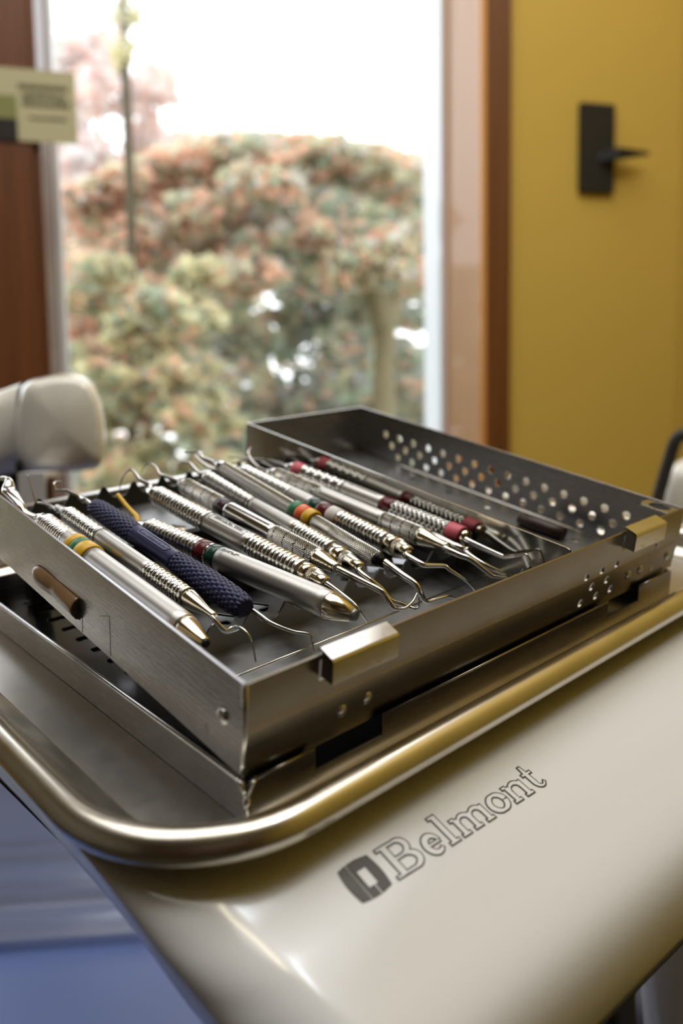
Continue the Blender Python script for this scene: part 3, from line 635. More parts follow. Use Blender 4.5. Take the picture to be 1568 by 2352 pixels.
for q in np.linspace(0, PI / 2, 22)[1:]:
    k = q / (PI / 2); e = .5 + .5 * k * k * (3 - 2 * k); row = []
    for t, (v0, vf) in zip(ts, cor):
        lp = lprof(t, v0); fp = fprof(t); h = lp[1] * (1 - e) + fp[1] * e
        row.append((lp[0] + RHO - RHO * math.cos(q), v0 - RHO * math.sin(q), h))
    rows.append(row)
NL = len(rows)
for k in range(1, 26):
    row = []
    for t, (v0, vf) in zip(ts, cor):
        u0 = lprof(t, v0)[0] + RHO; row.append(tuple(fpoint(u0 + (330 - u0) * (k / 25) ** 1.5, t)))
    rows.append(row)
body = MB().grid(rows)
# inner return under the lower edge
under = [[r[-1], (r[-1][0] + (8 if i_ < NL else 0), r[-1][1] + (12 if i_ > KL else 2), r[-1][2] + 3)] for i_, r in enumerate(rows)]
body.grid(under)
shell = tb('body_shell', body, 'cream', unit)
tb('underside_lip', MB().tube([r[-1] for r in rows], .7, 8), 'black_pl', unit)
tb('top_deck', MB().box(-28, 318, 8, 238, -19, -15.2), 'cream', unit)
# lettering on the front panel
S0 = np.interp(-20.3, FPs[::-1, 0], acc[::-1])
def onpanel(x, y, off):                          # x = u, y = distance up the slope from the emblem top (mm)
    s_ = S0 - y; t = s_ / acc[-1]; p = fpoint(x, t); p2 = fpoint(x, t + .004); d = p2 - p; nrm = np.cross(np.array([1., 0, 0]), d); nrm /= np.linalg.norm(nrm)
    if nrm[2] < 0: nrm = -nrm
    p = p + nrm * off; p[1] -= 0; return tuple(p)
def skew(x, y): return x, y + (x - 12.2) * -.0
def ribbon(pts, wid, ext):
    """flat stroke around a polyline; returns left/right rails"""
    pts = [np.array(p, float) for p in pts]; n = len(pts)
    if not hasattr(wid, '__len__'): wid = [wid] * n
    d0 = pts[0] - pts[1]; d0 /= np.linalg.norm(d0); d1 = pts[-1] - pts[-2]; d1 /= np.linalg.norm(d1)
    P2 = [pts[0] + d0 * ext] + pts[1:-1] + [pts[-1] + d1 * ext]; Lr, Rr = [], []
    for k in range(n):
        t = P2[min(k + 1, n - 1)] - P2[max(k - 1, 0)]; t /= np.linalg.norm(t); nn = np.array([-t[1], t[0]])
        Lr.append(P2[k] + nn * (wid[k] / 2 + ext)); Rr.append(P2[k] - nn * (wid[k] / 2 + ext))
    return Lr, Rr
def arc(cx, cy, rx, ry, a0, a1, n=22): return [(cx + rx * math.cos(math.radians(a0 + (a1 - a0) * k / n)), cy + ry * math.sin(math.radians(a0 + (a1 - a0) * k / n))) for k in range(n + 1)]
B0, XH, CAP = -10.0, -3.9, -.2                    # baseline, x-height, cap height
st = []                                           # (points, widths)
def stem(x, y0, y1, w=1.9): st.append(([(x, y0), (x, (y0 + y1) / 2), (x, y1)], w))
def serif(x0, x1, y, w=.95): st.append(([(x0, y), ((x0 + x1) / 2, y), (x1, y)], w))
def fat(n, a, b): return [a + (b - a) * math.sin(PI * k / (n - 1)) for k in range(n)]
# B
stem(27.3, B0, CAP, 2.2); serif(24.7, 29.0, B0 + .5); serif(24.7, 29.0, CAP - .5)
st.append(([(27, CAP - .55), (31, CAP - .55)] + arc(31, -2.85, 2.6, 2.15, 90, -90, 14) + [(27.4, -5.05)], [1.0, 1.0] + fat(15, 1.0, 2.0) + [1.0]))
st.append(([(27, -5.1), (31.4, -5.1)] + arc(31.4, -7.35, 2.95, 2.2, 90, -90, 14) + [(27.4, B0 + .5)], [1.0, 1.0] + fat(15, 1.0, 2.1) + [1.0]))
# e
st.append((arc(40.4, -7.0, 2.35, 2.55, 8, 318, 28), fat(29, .95, 2.1))); serif(38.4, 42.9, -6.9, .9)
# l
stem(46.3, B0, CAP, 1.9); serif(44.5, 48.2, B0 + .45); serif(44.3, 46.3, CAP - .5)
# m
for x in (51.2, 56.2, 61.3): stem(x, B0, XH - .6, 1.8); serif(x - 1.6, x + 1.6, B0 + .45)
serif(49.4, 51.2, XH - .5)
for x in (51.2, 56.2): st.append(([(x + .6, -6.3)] + arc(x + 2.75, -6.3, 2.2, 1.85, 165, 0, 10), .9 if False else [.8] + [.9 + .9 * k / 10 for k in range(11)]))
# o
st.append((arc(67.5, -7.0, 2.9, 2.55, 0, 360, 36), [1.1 + .95 * abs(math.cos(math.radians(360 * k / 36))) for k in range(37)]))
# n
for x in (73.9, 79.2): stem(x, B0, XH - .6, 1.8); serif(x - 1.6, x + 1.6, B0 + .45)
serif(72.1, 73.9, XH - .5); st.append(([(74.5, -6.3)] + arc(76.8, -6.3, 2.3, 1.85, 165, 0, 10), [.8] + [.9 + .9 * k / 10 for k in range(11)]))
# t
st.append(([(83.9, -1.4), (83.9, -4), (83.9, -7.6)] + arc(85.6, -7.9, 1.7, 1.7, 180, 290, 8) + [(87.2, -8.6)], [1.0, 1.7, 1.9] + [1.8, 1.7, 1.5, 1.3, 1.2, 1.1, 1.0, .9, .9] + [.8])); serif(82.0, 86.2, XH - .4)
dk, lt = MB(), MB()
for pts, wid in st:
    for mb_, ext, off in ((dk, .28, .10), (lt, -.20, .19)):
        Lr, Rr = ribbon(pts, wid, ext); mb_.grid([[onpanel(*p, off) for p in Lr], [onpanel(*p, off) for p in Rr]], smooth=False)
let = tb('lettering', dk, 'ink', unit, label='brown outlined slab-serif lettering reading Belmont')
tb('letter_fill', lt, 'cream_fill', let)
# emblem : barrel-shaped mark with a square opening
def em(x, y): return (12.35 + 9.95 * x, -.05 - 9.9 * y)
side = [(-.06 * math.sin(PI * t) - .0, t) for t in np.linspace(0, 1, 9)]
lft = [em(x, y) for x, y in side] + [em(.285, 1.05), em(.285, -.05)]
rgt = [em(.315, -.05), em(.6, -.06), em(1, 0)] + [em(1 + .06 * math.sin(PI * t), t) for t in np.linspace(.1, .9, 8)] + [em(1, 1), em(.64, 1.06), em(.64, .76), em(.735, .76), em(.735, .25), em(.44, .25), em(.44, .76), em(.60, .76), em(.60, 1.06), em(.315, 1.05)]
emb = MB()
for pl in (lft, rgt):
    vs, fs = plate(pl, [], .1, .02); emb.add([onpanel(x, y, .1 + z) for x, y, z in vs], fs)
tb('emblem', emb, 'ink', unit, label='brown square emblem left of the lettering')
# support column and arm under the body
# mounting column and arm below the body (world metres, child of the unit through its frame)
MLi = ML.inverted()
def wl(p): q = MLi @ Vector(p); return (q.x / S, q.y / S, q.z / S)
def wtube(name, pts, rad, m, par, n=16, k=5, frame=None, **kw):
    P = spline(pts, k) if k else pts
    mb = MB().tube([wl(p) for p in P] if frame is None else P, [r / S for r in np.interp(np.linspace(0, 1, len(P)), np.linspace(0, 1, len(rad)), rad)] if frame is None else list(np.interp(np.linspace(0, 1, len(P)), np.linspace(0, 1, len(rad)), rad)), n)
    return link(name, mb.mesh('m', S if frame is None else 1.0), m, par, **kw)

# ------------------------------------------------------------------ room
BETA = math.radians(12.5); DW = 1.45
dvec = np.array([math.cos(BETA), math.sin(BETA)]); nvec = np.array([-math.sin(BETA), math.cos(BETA)])
MR = Matrix.Identity(4)
for r_, (a, b) in enumerate(((dvec[0], nvec[0]), (dvec[1], nvec[1]))): MR[r_][0] = a; MR[r_][1] = b
MR[0][3], MR[1][3] = nvec * DW                             # room frame: x along the window wall, y outwards, z up; origin at the foot of the camera
s0, s1, sl, sr, back, ZC = -.1343 * DW, .4204 * DW, -2.2, .705 * DW, -3.3, 2.65
z0, z1 = .62, 2.45; E_ = .134 * DW
struct('floor', MB().box(sl, sr, back, E_, -.05, 0), 'floor', MR)
struct('ceiling', MB().box(sl - .1, sr + .1, back, E_, ZC, ZC + .05), 'ceil', MR)
sb, sa = s0 - .20, s0 - 1.05
mb = MB(); mb.box(sl, sa, 0, E_, 0, ZC); mb.box(sb, s0, 0, E_, 0, ZC); mb.box(sa, sb, 0, E_, 0, z0); mb.box(sa, sb, 0, E_, z1, ZC); mb.box(s1, sr + .1, 0, E_, 0, ZC); mb.box(s0, s1, 0, E_, 0, z0); mb.box(s0, s1, 0, E_, z1, ZC)
struct('wall_front', mb, 'wall_yellow', MR)
struct('wall_right', MB().box(sr, sr + .1, back, -.0005, 0, ZC), 'wall_yellow', MR)
struct('wall_left', MB().box(sl - .1, sl, back, E_, 0, ZC), 'wall_white', MR)
struct('wall_back', MB().box(sl, sr, back - .1, back, 0, ZC), 'wall_tan', MR)
# window : casing, jambs, white sash frame, pane
win = bpy.data.objects.new('window_1', None); C.objects.link(win); win.matrix_world = MR; win['kind'] = 'structure'
cw = .4515 * DW - s1
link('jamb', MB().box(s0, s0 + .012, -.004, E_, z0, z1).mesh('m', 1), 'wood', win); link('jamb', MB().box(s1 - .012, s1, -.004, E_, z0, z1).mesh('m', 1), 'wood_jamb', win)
link('sill', MB().box(s0, s1, -.02, E_, z0 - .02, z0).mesh('m', 1), 'wood', win)
link('casing', MB().box(s1, s1 + cw, -.014, 0, z0 - .06, z1 + .06).mesh('m', 1), 'wood', win)
link('casing', MB().box(s0 - .20, s0, -.014, 0, .0, ZC).mesh('m', 1), 'wood', win)
vm = MB(); vm.box(s1 - .024, s1 - .012, E_ - .01, E_ + .10, z0, z1); vm.box(s0 + .012, s0 + .019, E_ - .045, E_ + .02, z0, z1); vm.box(s0, s1, E_ - .045, E_ + .02, z0, z0 + .03); vm.box(s0, s1, E_ - .045, E_ + .02, z1 - .03, z1)
link('sash_frame', vm.mesh('m', 1), 'vinyl_white', win)
link('pane', MB().box(s0 + .019, s1 - .024, E_ - .01, E_ - .006, z0 + .03, z1 - .03).mesh('m', 1), 'glass', win)
w2 = bpy.data.objects.new('window_2', None); C.objects.link(w2); w2.matrix_world = MR; w2['kind'] = 'structure'
vm = MB(); vm.box(sa, sa + .035, E_ - .045, E_ + .02, z0, z1); vm.box(sb - .035, sb, E_ - .045, E_ + .02, z0, z1); vm.box(sa, sb, E_ - .045, E_ + .02, z0, z0 + .03); vm.box(sa, sb, E_ - .045, E_ + .02, z1 - .03, z1)
link('sash_frame', vm.mesh('m', 1), 'vinyl_white', w2); link('pane', MB().box(sa + .035, sb - .035, E_ - .01, E_ - .006, z0 + .03, z1 - .03).mesh('m', 1), 'glass', w2)
link('sill', MB().box(sa, sb, -.02, E_, z0 - .02, z0).mesh('m', 1), 'wood', w2); link('casing', MB().box(sa - .07, sa, -.014, 0, z0 - .06, z1 + .06).mesh('m', 1), 'wood', w2)
# black wall bracket
def onwall(px, py, off=0):
    d = RW @ np.array([(px - CX) / FPX, (py - CY) / FPX, 1.0]); n3 = np.array([*nvec, 0]); t = (DW - off) / (d @ n3); p = CAM + d * t
    return np.array([p[:2] @ dvec, 0 - off, p[2]])
a, b = onwall(1328, 240), onwall(1402, 446)
br = thing('wall_bracket', 'black plate bracket with a thin shelf arm on the yellow wall', 'bracket', MR, (a[0], 0, b[2]), sc=1)
bw_, bh = b[0] - a[0], a[2] - b[2]
link('back_plate', MB().box(0, bw_, -.012, -.0005, 0, bh).mesh('m', 1), 'black_pl', br)
zz = bh * .335; x1_ = onwall(1470, 370)[0] - a[0]
mb = MB(); mb.add([(bw_ * .5, -.012, zz), (bw_ * .5, -.012, zz + .02), (bw_ * .9, -.04, zz), (bw_ * .9, -.04, zz + .02), (x1_, -.03, zz + .013), (x1_, -.03, zz + .019), (bw_, -.0125, zz + .004), (bw_, -.0125, zz + .02)],
  [(0, 2, 3, 1), (2, 4, 5, 3), (4, 6, 7, 5), (6, 0, 1, 7), (0, 6, 4, 2), (1, 3, 5, 7)]); link('shelf_arm', mb.mesh('m', 1), 'black_pl', br)
# card pinned on the left casing, overhanging the opening
c0, c1 = onwall(-60, 155, .016), onwall(179, 332, .016)
cd = thing('picture_card', 'cream card with blurred text and a dark photo corner, stuck on the left window casing', 'card', MR, (c0[0], -.016, c1[2]), sc=1)
cwid, chei = c1[0] - c0[0], onwall(179, 168, .016)[2] - c1[2]
link('paper', MB().box(0, cwid, -.0008, 0, 0, chei).mesh('m', 1), 'card', cd)
link('photo_print', MB().box(0, cwid * .40, -.0014, -.0009, chei * .30, chei * .62).mesh('m', 1), 'card_green', cd)
link('photo_print', MB().box(0, cwid * .40, -.0014, -.0009, .0, chei * .30).mesh('m', 1), 'card_black', cd)
ink = MB()
for zf, xa, xb, hh in ((.76, .42, .92, .085), (.64, .46, .9, .085), (.53, .46, .93, .085), (.33, .52, .88, .05)):
    x = xa
    while x < xb:
        w = random.uniform(.02, .045)
        ink.box(cwid * x, cwid * (x + w * .8), -.0013, -.0009, chei * zf - chei * hh * .5, chei * zf + chei * hh * random.uniform(.2, .5)); x += w
link('printed_text', ink.mesh('m', 1), 'card_ink', cd)

# ------------------------------------------------------------------ white unit head at the left
hd = thing('dental_unit_head', 'glossy white rounded equipment head on an arm, left of the window behind the tray', 'dental equipment', MW, tuple(at(140, 1100, .62)), sc=1)
def hp(px, py, Y): return at(px, py, Y) - at(140, 1100, .62)
rows_h = []
for Yy, k in ((.575, .0), (.575, .80), (.58, .93), (.595, 1.0), (.66, 1.0), (.675, .95), (.68, .80), (.68, 0)):
    ring = []
    ol = [(95, 868), (150, 858), (196, 866), (224, 900), (238, 950), (243, 1000), (240, 1040), (228, 1072), (180, 1082), (110, 1084), (60, 1080), (38, 1040), (36, 960), (46, 900), (64, 876)]
    cx_, cy_ = 140, 975
    for (x, y) in spline([*ol, ol[0]], 4)[:-1]:
        ring.append(tuple(hp(cx_ + (x - cx_) * max(k, .001), cy_ + (y - cy_) * max(k, .001), Yy)))
    rows_h.append(ring)
link('head_shell', MB().grid(rows_h, closev=True).mesh('m', 1), 'white_gloss', hd)
arm = []
for px, yt, yb, Yy in ((80, 878, 1082, .63), (40, 893, 1092, .63), (0, 905, 1098, .625), (-60, 935, 1106, .62), (-200, 985, 1125, .62), (-1000, 1005, 1135, .62), (-1400, 1010, 1140, .62)):
    c = hp(px, (yt + yb) / 2, Yy); hz = abs(hp(px, yt, Yy)[2] - hp(px, yb, Yy)[2]) / 2
    arm.append([tuple(c + np.array([0, .035 * math.copysign(abs(math.cos(q)) ** .6, math.cos(q)), hz * math.copysign(abs(math.sin(q)) ** .6, math.sin(q))])) for q in [2 * PI * j / 24 for j in range(24)]])
link('arm', MB().grid(arm, closev=True).mesh('m', 1), 'white_gloss', hd)
link('screw_hole_shade', MB().sphere(tuple(hp(45, 1070, .568)), .0045, 12, (.7, .6, 1.3)).mesh('m', 1), 'black', hd)  # black blob painting the shade inside the hole
p, q = hp(-120, 1098, .62), hp(60, 1128, .62); link('underside_slot', MB().box(p[0], q[0], -.01, .04, q[2], p[2]).mesh('m', 1), 'black_pl', hd)
p, q = hp(130, 1080, .62), hp(188, 1190, .62); link('grey_panel', MB().box(p[0], q[0], -.075, -.046, q[2], p[2] + .001).mesh('m', 1), 'grey_panel', hd)
p, q = hp(188, 1086, .62), hp(203, 1190, .62); link('panel_edge', MB().box(p[0], q[0], -.073, -.046, q[2], p[2]).mesh('m', 1), 'wood', hd)
p = hp(-1330, 1080, .62); link('stand', MB().tube([(p[0], 0, -at(140, 1100, .62)[2]), (p[0], 0, p[2])], .03, 18).mesh('m', 1), 'white_gloss', hd)

# ------------------------------------------------------------------ cream arm, housing and hose at the right
def slab(pts, Y0, Y1, org, r=.0):
    n = len(pts); vs = [tuple(at(x, y, Yy) - org) for Yy in (Y0, Y1) for x, y in pts]
    return MB().add(vs, [tuple(range(n)), tuple(range(2 * n - 1, n - 1, -1))] + [(j, n + j, n + (j + 1) % n, (j + 1) % n) for j in range(n)])
og = at(1300, 1300, .62)
ar = thing('unit_support_arm', 'cream sloping support arm behind the perforated cassette wall', 'dental equipment', MW, tuple(og), sc=1)
link('arm_cover', slab([(1168, 1078), (1200, 1074), (1320, 1118), (1480, 1176), (1700, 1250), (2500, 1350), (2500, 1600), (1168, 1440)], .60, .68, og).mesh('m', 1), 'white_gloss', ar, bevel=8)
p = at(2420, 1480, .66) - og; link('post', MB().tube([(p[0], p[1], -og[2]), (p[0], p[1], p[2])], .03, 20).mesh('m', 1), 'white_gloss', ar)
og = at(1600, 1120, .72)
hs = thing('suction_housing', 'cream housing with a dark hose at the right edge beyond the tray', 'dental equipment', MW, tuple(og), sc=1)
P = []
for k, Yy in ((.02, .72), (.8, .725), (1, .75), (1, .81), (.8, .84), (.02, .845)):
    P.append([tuple(at(1640 + 118 * k * math.copysign(abs(math.cos(q)) ** .7, math.cos(q)), 1140 + 95 * k * math.copysign(abs(math.sin(q)) ** .7, math.sin(q)), Yy) - og) for q in [2 * PI * j / 28 for j in range(28)]])
link('housing', MB().grid(P, closev=True).mesh('m', 1), 'white_gloss', hs)
hp_ = [at(x, y, Yy) - og for x, y, Yy in ((1490, 1250, .70), (1505, 1170, .70), (1520, 1110, .70), (1538, 1050, .70), (1552, 1010, .70), (1575, 998, .70), (1600, 1030, .71), (1612, 1080, .722))]
wtube('hose', hp_, [.0055, .0055, .0055], 'black_pl', hs, frame=1, n=12)
link('housing_stand', MB().tube([(.16, .06, -og[2]), (.16, .06, -.03), (.06, .06, .0)], .03, 18).mesh('m', 1), 'white_gloss', hs)

# ------------------------------------------------------------------ dental chair (blue vinyl with a clear plastic foot cover)
og = np.array([-.35, .9, 0.0])
ch = thing('dental_chair', 'blue vinyl dental chair with a clear plastic foot cover, below the tray at the left', 'dental chair', MW, tuple(og), sc=1)
def cushion(pts):
    R_ = zrow(0, -.27, .33, pts, .10); mb = MB().grid(R_)
    for row in (R_[0], R_[-1]): mb.add(row, [tuple(range(len(row)))])
    return mb.add([R_[0][0], R_[-1][0], R_[-1][-1], R_[0][-1]], [(0, 1, 2, 3)])
def zrow(y_, x0, x1, pts, sl_=.06):
    return [[(x, yy + sl_ * (x - x0), zz) for yy, zz in pts] for x in np.linspace(x0, x1, 8)]
ye = .66 - og[1]
seat = [(-.75, .10), (-.75, .52), (-.73, .545), (-.6, .55), (ye - .06, .55), (ye - .02, .547), (ye, .535), (ye + .005, .49), (ye + .005, .10)]
link('seat_cushion', cushion(seat).mesh('m', 1), 'blue_vinyl', ch)
foot = [(ye + .012, .12), (ye + .012, .51), (ye + .02, .527), (ye + .05, .532), (.27, .532), (.29, .52), (.292, .12)]
link('foot_cushion', cushion(foot).mesh('m', 1), 'blue_vinyl', ch)
cov = [(ye - .012, .5525)] + [(ye + .0 + .014 * j, .545 + .016 * math.exp(-((j - 4.4) / 1.5) ** 2) + .015 * math.exp(-((j - 10.5) / 1.7) ** 2) + (.006 if j == 1 else 0)) for j in range(1, 37)]
link('clear_cover', MB().grid(zrow(0, -.27, .33, cov, .10)).mesh('m', 1), 'film', ch)
link('pedestal', MB().lathe([(0, .22), (.02, .22), (.05, .12), (.14, .12)], 24).mesh('m', 1), 'white_gloss', ch).rotation_euler = (PI / 2, 0, 0)
# made-up stool in place of the shaded chair cushion, and post, at the lower right
og = at(1480, 2600, .62); og[2] = 0
sg = thing('standin_stool', 'made-up dark navy stool in place of the shaded chair cushion below the delivery unit at the lower right', 'stool', MW, tuple(og), sc=1)
link('seat', MB().lathe([(.55, .02), (.55, .15), (.565, .168), (.595, .172), (.625, .16), (.638, .13), (.642, .02)], 32).mesh('m', 1), 'shaded_navy_vinyl', sg).rotation_euler = (PI / 2, 0, 0)
link('column', MB().tube([(0, 0, .03), (0, 0, .56)], .025, 16).mesh('m', 1), 'dark_post', sg)
link('base', MB().lathe([(.0, .2), (.03, .19), (.05, .05), (.06, .03)], 24).mesh('m', 1), 'black_pl', sg).rotation_euler = (PI / 2, 0, 0)
wtube('support_column', [at(1413, 2180, .37), at(1418, 2300, .375), at(1425, 2700, .40), np.array([*at(1425, 2700, .40)[:2], .0])], [.0085, .0085, .0085], 'dark_post', unit)
wtube('column_strip', [at(1412, 2200, .36), at(1414, 2300, .365), at(1425, 2700, .39), np.array([*at(1425, 2700, .39)[:2], .0])], [.0022, .0022], 'rust_strip', unit, n=8)
P = []
for g in ((1640, 2030, 150, .36), (1620, 2200, 165, .35), (1640, 2420, 165, .345), (1700, 2800, 165, .345), None):
    if g: p3 = at(g[0], g[1], g[3]); r_ = g[2] / FPX * g[3]
    else: p3 = np.array([p3[0], p3[1], 0.0])
    P.append([wl((p3[0] + r_ * math.cos(q), p3[1] + r_ * .6 * math.sin(q), p3[2])) for q in [2 * PI * j / 24 for j in range(24)]])
link('support_arm', MB().grid(P, closev=True).mesh('m'), 'cream', unit)

# ------------------------------------------------------------------ outside
struct('ground', MB().box(-25, 25, 1.6, 60, -1.0, -.9), 'grass', MW)
def foliage(clumps, n, size, cols):
    """many leaf blades around clump ellipsoids; one mesh with a colour per leaf"""
    cl = np.array([c[:3] for c in clumps]); rd = np.array([c[3:6] for c in clumps]); wts = np.array([np.prod(c[3:6]) ** (2 / 3) for c in clumps]); wts /= wts.sum()
    k = rng.choice(len(clumps), n, p=wts); d = rng.normal(size=(n, 3)); d /= np.linalg.norm(d, axis=1)[:, None]; rr = rng.uniform(.45, 1, n) ** .5
    c = cl[k] + d * rd[k] * rr[:, None]
    a = rng.normal(size=(n, 3)); a[:, 2] *= .6; a /= np.linalg.norm(a, axis=1)[:, None]; b = np.cross(a, rng.normal(size=(n, 3))); b /= np.linalg.norm(b, axis=1)[:, None]
    s_ = size * rng.uniform(.6, 1.4, n)[:, None]
    V = np.stack([c - a * s_, c + b * s_ * .5, c + a * s_, c - b * s_ * .5], 1).reshape(-1, 3)
    me = bpy.data.meshes.new('foliage'); me.from_pydata(V.tolist(), [], np.arange(4 * n).reshape(-1, 4).tolist())
    cc = np.array([cols(p, j) for p, j in zip(c, k)]); col = np.repeat(np.concatenate([cc, np.ones((n, 1))], 1), 4, axis=0)
    at_ = me.color_attributes.new('Col', 'FLOAT_COLOR', 'CORNER'); at_.data.foreach_set('color', col.ravel().astype(np.float32)); me.update(); return me
PINK, OLIVE, GREY, DARK, RUST, YEL, GRN = (0.88, 0.56, 0.42), (0.62, 0.60, 0.43), (0.67, 0.65, 0.60), (0.36, 0.37, 0.34), (0.72, 0.50, 0.38), (0.72, 0.67, 0.43), (0.43, 0.50, 0.38)  # leaf tones lightened and greyed; haze from the glare is put into the colour
def mixcol(ws):
    names = [w[0] for w in ws]; pr = np.array([w[1] for w in ws], float); pr /= pr.sum()
    c = np.array(names[rng.choice(len(names), p=pr)]) * rng.uniform(.88, 1.12); return np.clip(c, 0, 1)
def tree(name, label, cat, base_px, Y, clumps_px, n, size, cols, trunk, tr, bark='bark', group=None):
    base = at(*base_px, Y); base[2] = -.9
    t = thing(name, label, cat, MW, tuple(base), group or 'plants outside the window', sc=1)
    cl = []
    for px, py, rx, ry, dY in clumps_px:
        p = at(px, py, Y + dY) - base; sc_ = (Y + dY) / FPX; cl.append((*p, rx * sc_, rx * sc_ * .8, ry * sc_))
    o = link('foliage', foliage(cl, n, size, cols), 'leaf', t); o['kind'] = 'stuff'
    for pts in trunk:
        P = [at(x, y, Y + dY) - base for x, y, dY in pts]; P = ([np.array([P[0][0], P[0][1], -.02])] if pts is trunk[0] and P[0][2] > .05 else []) + P; P = spline(P, 4)
        link('trunk' if pts is trunk[0] else 'branch', MB().tube(P, list(np.linspace(tr * (1 if pts is trunk[0] else .7), tr * .5, len(P))), 10).mesh('m', 1), bark, t)
    return t
YM = 4.6
def c_maple(p, j):
    top = p[2] > 1.95
    return mixcol([(PINK, 6), (RUST, 2.5), (OLIVE, 2), (GREY, 1)]) if (top and rng.random() < .47 - .35 * np.clip((p[0] + 1.0) * .8, -1, .8)) else mixcol([(OLIVE, 4), (GREY, 2.5), (GRN, 2), (PINK, 1.2), (DARK, 1.2)])
dome = []
def dtop(u): return 318 + (140 * abs(u) ** 2 if u < 0 else 60 * u ** 2.4)
for q in range(80):
    u = rng.uniform(-1, 1); top = dtop(u); x = 575 + u * 410
    y = rng.uniform(top + 25, min(top + 340, 680) if u > -.3 else top + 430); dome.append((x, y, 75, 38, rng.uniform(-.5, .5)))
for q in range(30):
    u = q / 29 * 2 - 1; dome.append((575 + u * 400, dtop(u) + 22, 60, 26, rng.uniform(-.4, .4)))
def c_main(p, j): return c_maple(p, j)
tree('maple_tree', 'spreading Japanese maple with pinkish domed crown outside the window', 'tree', (880, 1100), YM, dome, 13000, .055, lambda p, j: c_maple(p + np.array([0, 0, -.9]) + np.array([0, 0, .55]), j),
     [[(880, 1400, 0), (884, 1100, 0), (880, 900, 0), (884, 740, 0), (870, 650, 0), (852, 560, 0)], [(884, 740, 0), (905, 690, .1), (928, 600, .1), (930, 500, .1)], [(880, 760, 0), (845, 640, -.1), (780, 540, -.2)]], .085)
sh = [(170 + rng.uniform(0, 330), 610 + rng.uniform(0, 1) ** .8 * 510, 60, 28, rng.uniform(-.25, .25)) for q in range(52)]
tree('weeping_shrub', 'yellow-green weeping shrub low at the left of the window view', 'shrub', (320, 1150), 3.4, sh, 5200, .05, lambda p, j: mixcol([(YEL, 4), (OLIVE, 3), (GRN, 2), (PINK, 1.5), (DARK, 1)]), [[(330, 1400, 0), (335, 1100, 0), (345, 900, 0)]], .03)
bk = [(rng.uniform(120, 330 + 130 * max(0, (y_ - 60) / 300)), y_, 50, 42, rng.uniform(-.8, .8)) for y_ in rng.uniform(60, 430, 34)]
tree('blossom_tree', 'tall pale pink tree behind the slender trunk at upper left', 'tree', (240, 1050), 12.5, bk, 3600, .11, lambda p, j: mixcol([((.85, .68, .64), 4), ((.80, .78, .78), 4), ((.82, .62, .54), 2)]), [[(230, 1400, 0), (235, 900, 0), (228, 400, 0), (230, 60, 0)]], .07, 'bark_pale')
tree('slender_tree', 'slender bare trunk rising past the left part of the window view', 'tree', (300, 1100), 3.8, [(290, 30, 30, 30, 0), (283, 120, 26, 30, 0)], 60, .05, lambda p, j: mixcol([(OLIVE, 3), (YEL, 2)]), [[(305, 1400, 0), (303, 900, 0), (302, 560, 0), (293, 300, 0), (286, 100, 0), (280, -120, 0)]], .034, 'bark_dark')
hg = [(rng.uniform(470, 1040), rng.uniform(400, 1180), 80, 60, rng.uniform(-.8, .8)) for q in range(70)]
tree('hedge_shrub', 'dark green and rust hedge growing behind the maple trunk', 'shrub', (700, 1200), 6.4, hg, 9000, .085, lambda p, j: mixcol([(GRN, 3), (DARK, 2.0), (OLIVE, 2), (RUST, 1.6), ((.5, .5, .52), .8)]), [[(700, 1400, 0), (700, 900, 0)]], .05)
hg = [(rng.uniform(110, 560), rng.uniform(440, 1180), 80, 60, rng.uniform(-.6, .6)) for q in range(48)]
tree('background_shrub', 'grey-green shrub far behind the weeping one', 'shrub', (330, 1250), 9.2, hg, 4200, .09, lambda p, j: mixcol([(GRN, 2), (GREY, 3), (OLIVE, 3), (PINK, 1)]), [[(330, 1400, 0), (330, 900, 0)]], .05)
hb = at(620, 1000, 26.0); hb[2] = -.9
ho = thing('house', 'distant white house with a pale blue roof above the maple crown', 'house', MW, tuple(hb), sc=1)
zt = at(500, 236, 26)[2] + .9; zr = at(500, 203, 26)[2] + .9
link('wall', MB().box(-2.5, -1.1, 0, 4, 0, zt).mesh('m', 1), 'house', ho)
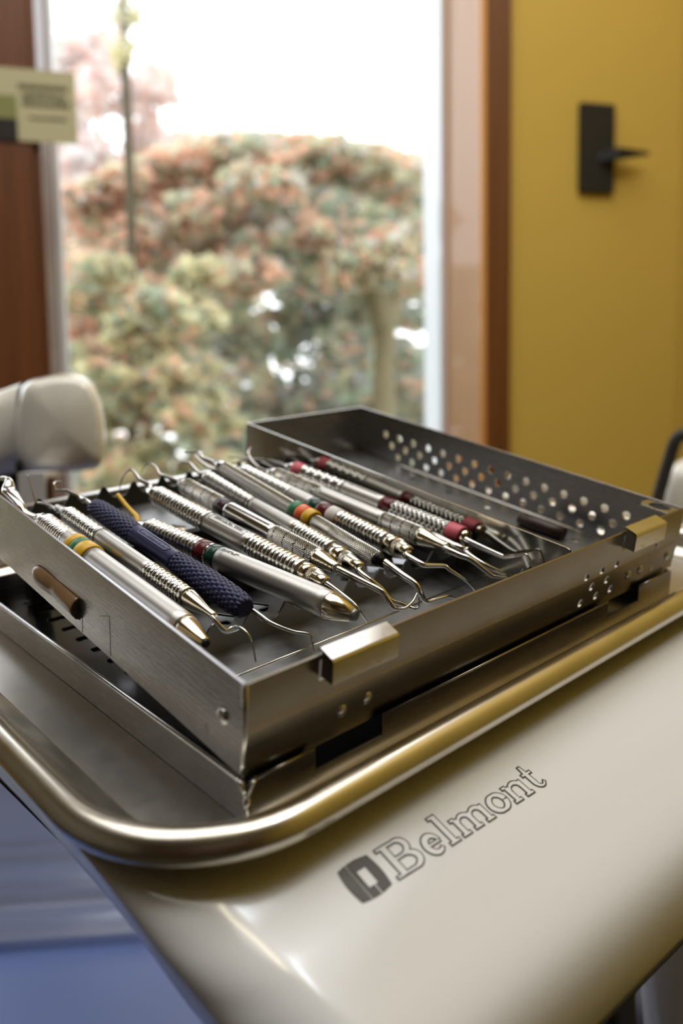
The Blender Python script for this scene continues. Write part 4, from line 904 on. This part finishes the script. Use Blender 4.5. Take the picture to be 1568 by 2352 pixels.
mb = MB(); mb.add([(-2.65, -.2, zt), (-.95, -.2, zt), (-.95, 4.2, zt), (-2.65, 4.2, zt), (-2.5, 2, zr), (-1.1, 2, zr)], [(0, 1, 5, 4), (1, 2, 5), (2, 3, 4, 5), (3, 0, 4), (0, 3, 2, 1)]); link('roof', mb.mesh('m', 1), 'roof', ho)

# ------------------------------------------------------------------ lights, world, camera
w = bpy.data.worlds.new('World'); bpy.context.scene.world = w; w.use_nodes = True
nt = w.node_tree; bg = nt.nodes['Background']; bg.inputs['Color'].default_value = (.93, .97, 1, 1); bg.inputs['Strength'].default_value = 3.2
def area(name, loc, size, power, col, rot=(0, 0, 0)):
    l = bpy.data.lights.new(name, 'AREA'); l.shape = 'RECTANGLE'; l.size, l.size_y = size; l.energy = power; l.color = col
    o = bpy.data.objects.new(name, l); C.objects.link(o); o.matrix_world = MR @ Matrix.Translation(loc) @ Matrix.Rotation(rot[2], 4, 'Z') @ Matrix.Rotation(rot[0], 4, 'X'); return o
area('ceiling_tube', (.30, -1.55, ZC - .03), (.05, .5), 3, (1, .88, .6))
area('ceiling_tube', (.62, -1.55, ZC - .03), (.05, .5), 4, (.85, .92, 1))
area('ceiling_panel', (.0, -1.0, ZC - .03), (1.9, 1.5), 26, (1, .985, .98))
cam = bpy.data.cameras.new('Camera'); co = bpy.data.objects.new('Camera', cam); C.objects.link(co)
cam.sensor_fit = 'VERTICAL'; cam.sensor_height = 36; cam.sensor_width = 24; cam.lens = FPX / 2352 * 36; cam.clip_start = .01; cam.clip_end = 200
Mc = np.stack([RW[:, 0], -RW[:, 1], -RW[:, 2]], 1); co.matrix_world = mat4(Mc, CAM)
cam.dof.use_dof = True; cam.dof.focus_distance = .268; cam.dof.aperture_fstop = 6.7
sc = bpy.context.scene; sc.camera = co
sc.view_settings.view_transform = 'Standard'; sc.view_settings.look = 'None'; sc.view_settings.exposure = 0
sc.cycles.use_denoising = True; sc.cycles.use_adaptive_sampling = True; sc.cycles.adaptive_threshold = .015; sc.cycles.max_bounces = 7; sc.cycles.transparent_max_bounces = 12; sc.cycles.caustics_reflective = False; sc.cycles.sample_clamp_indirect = 6
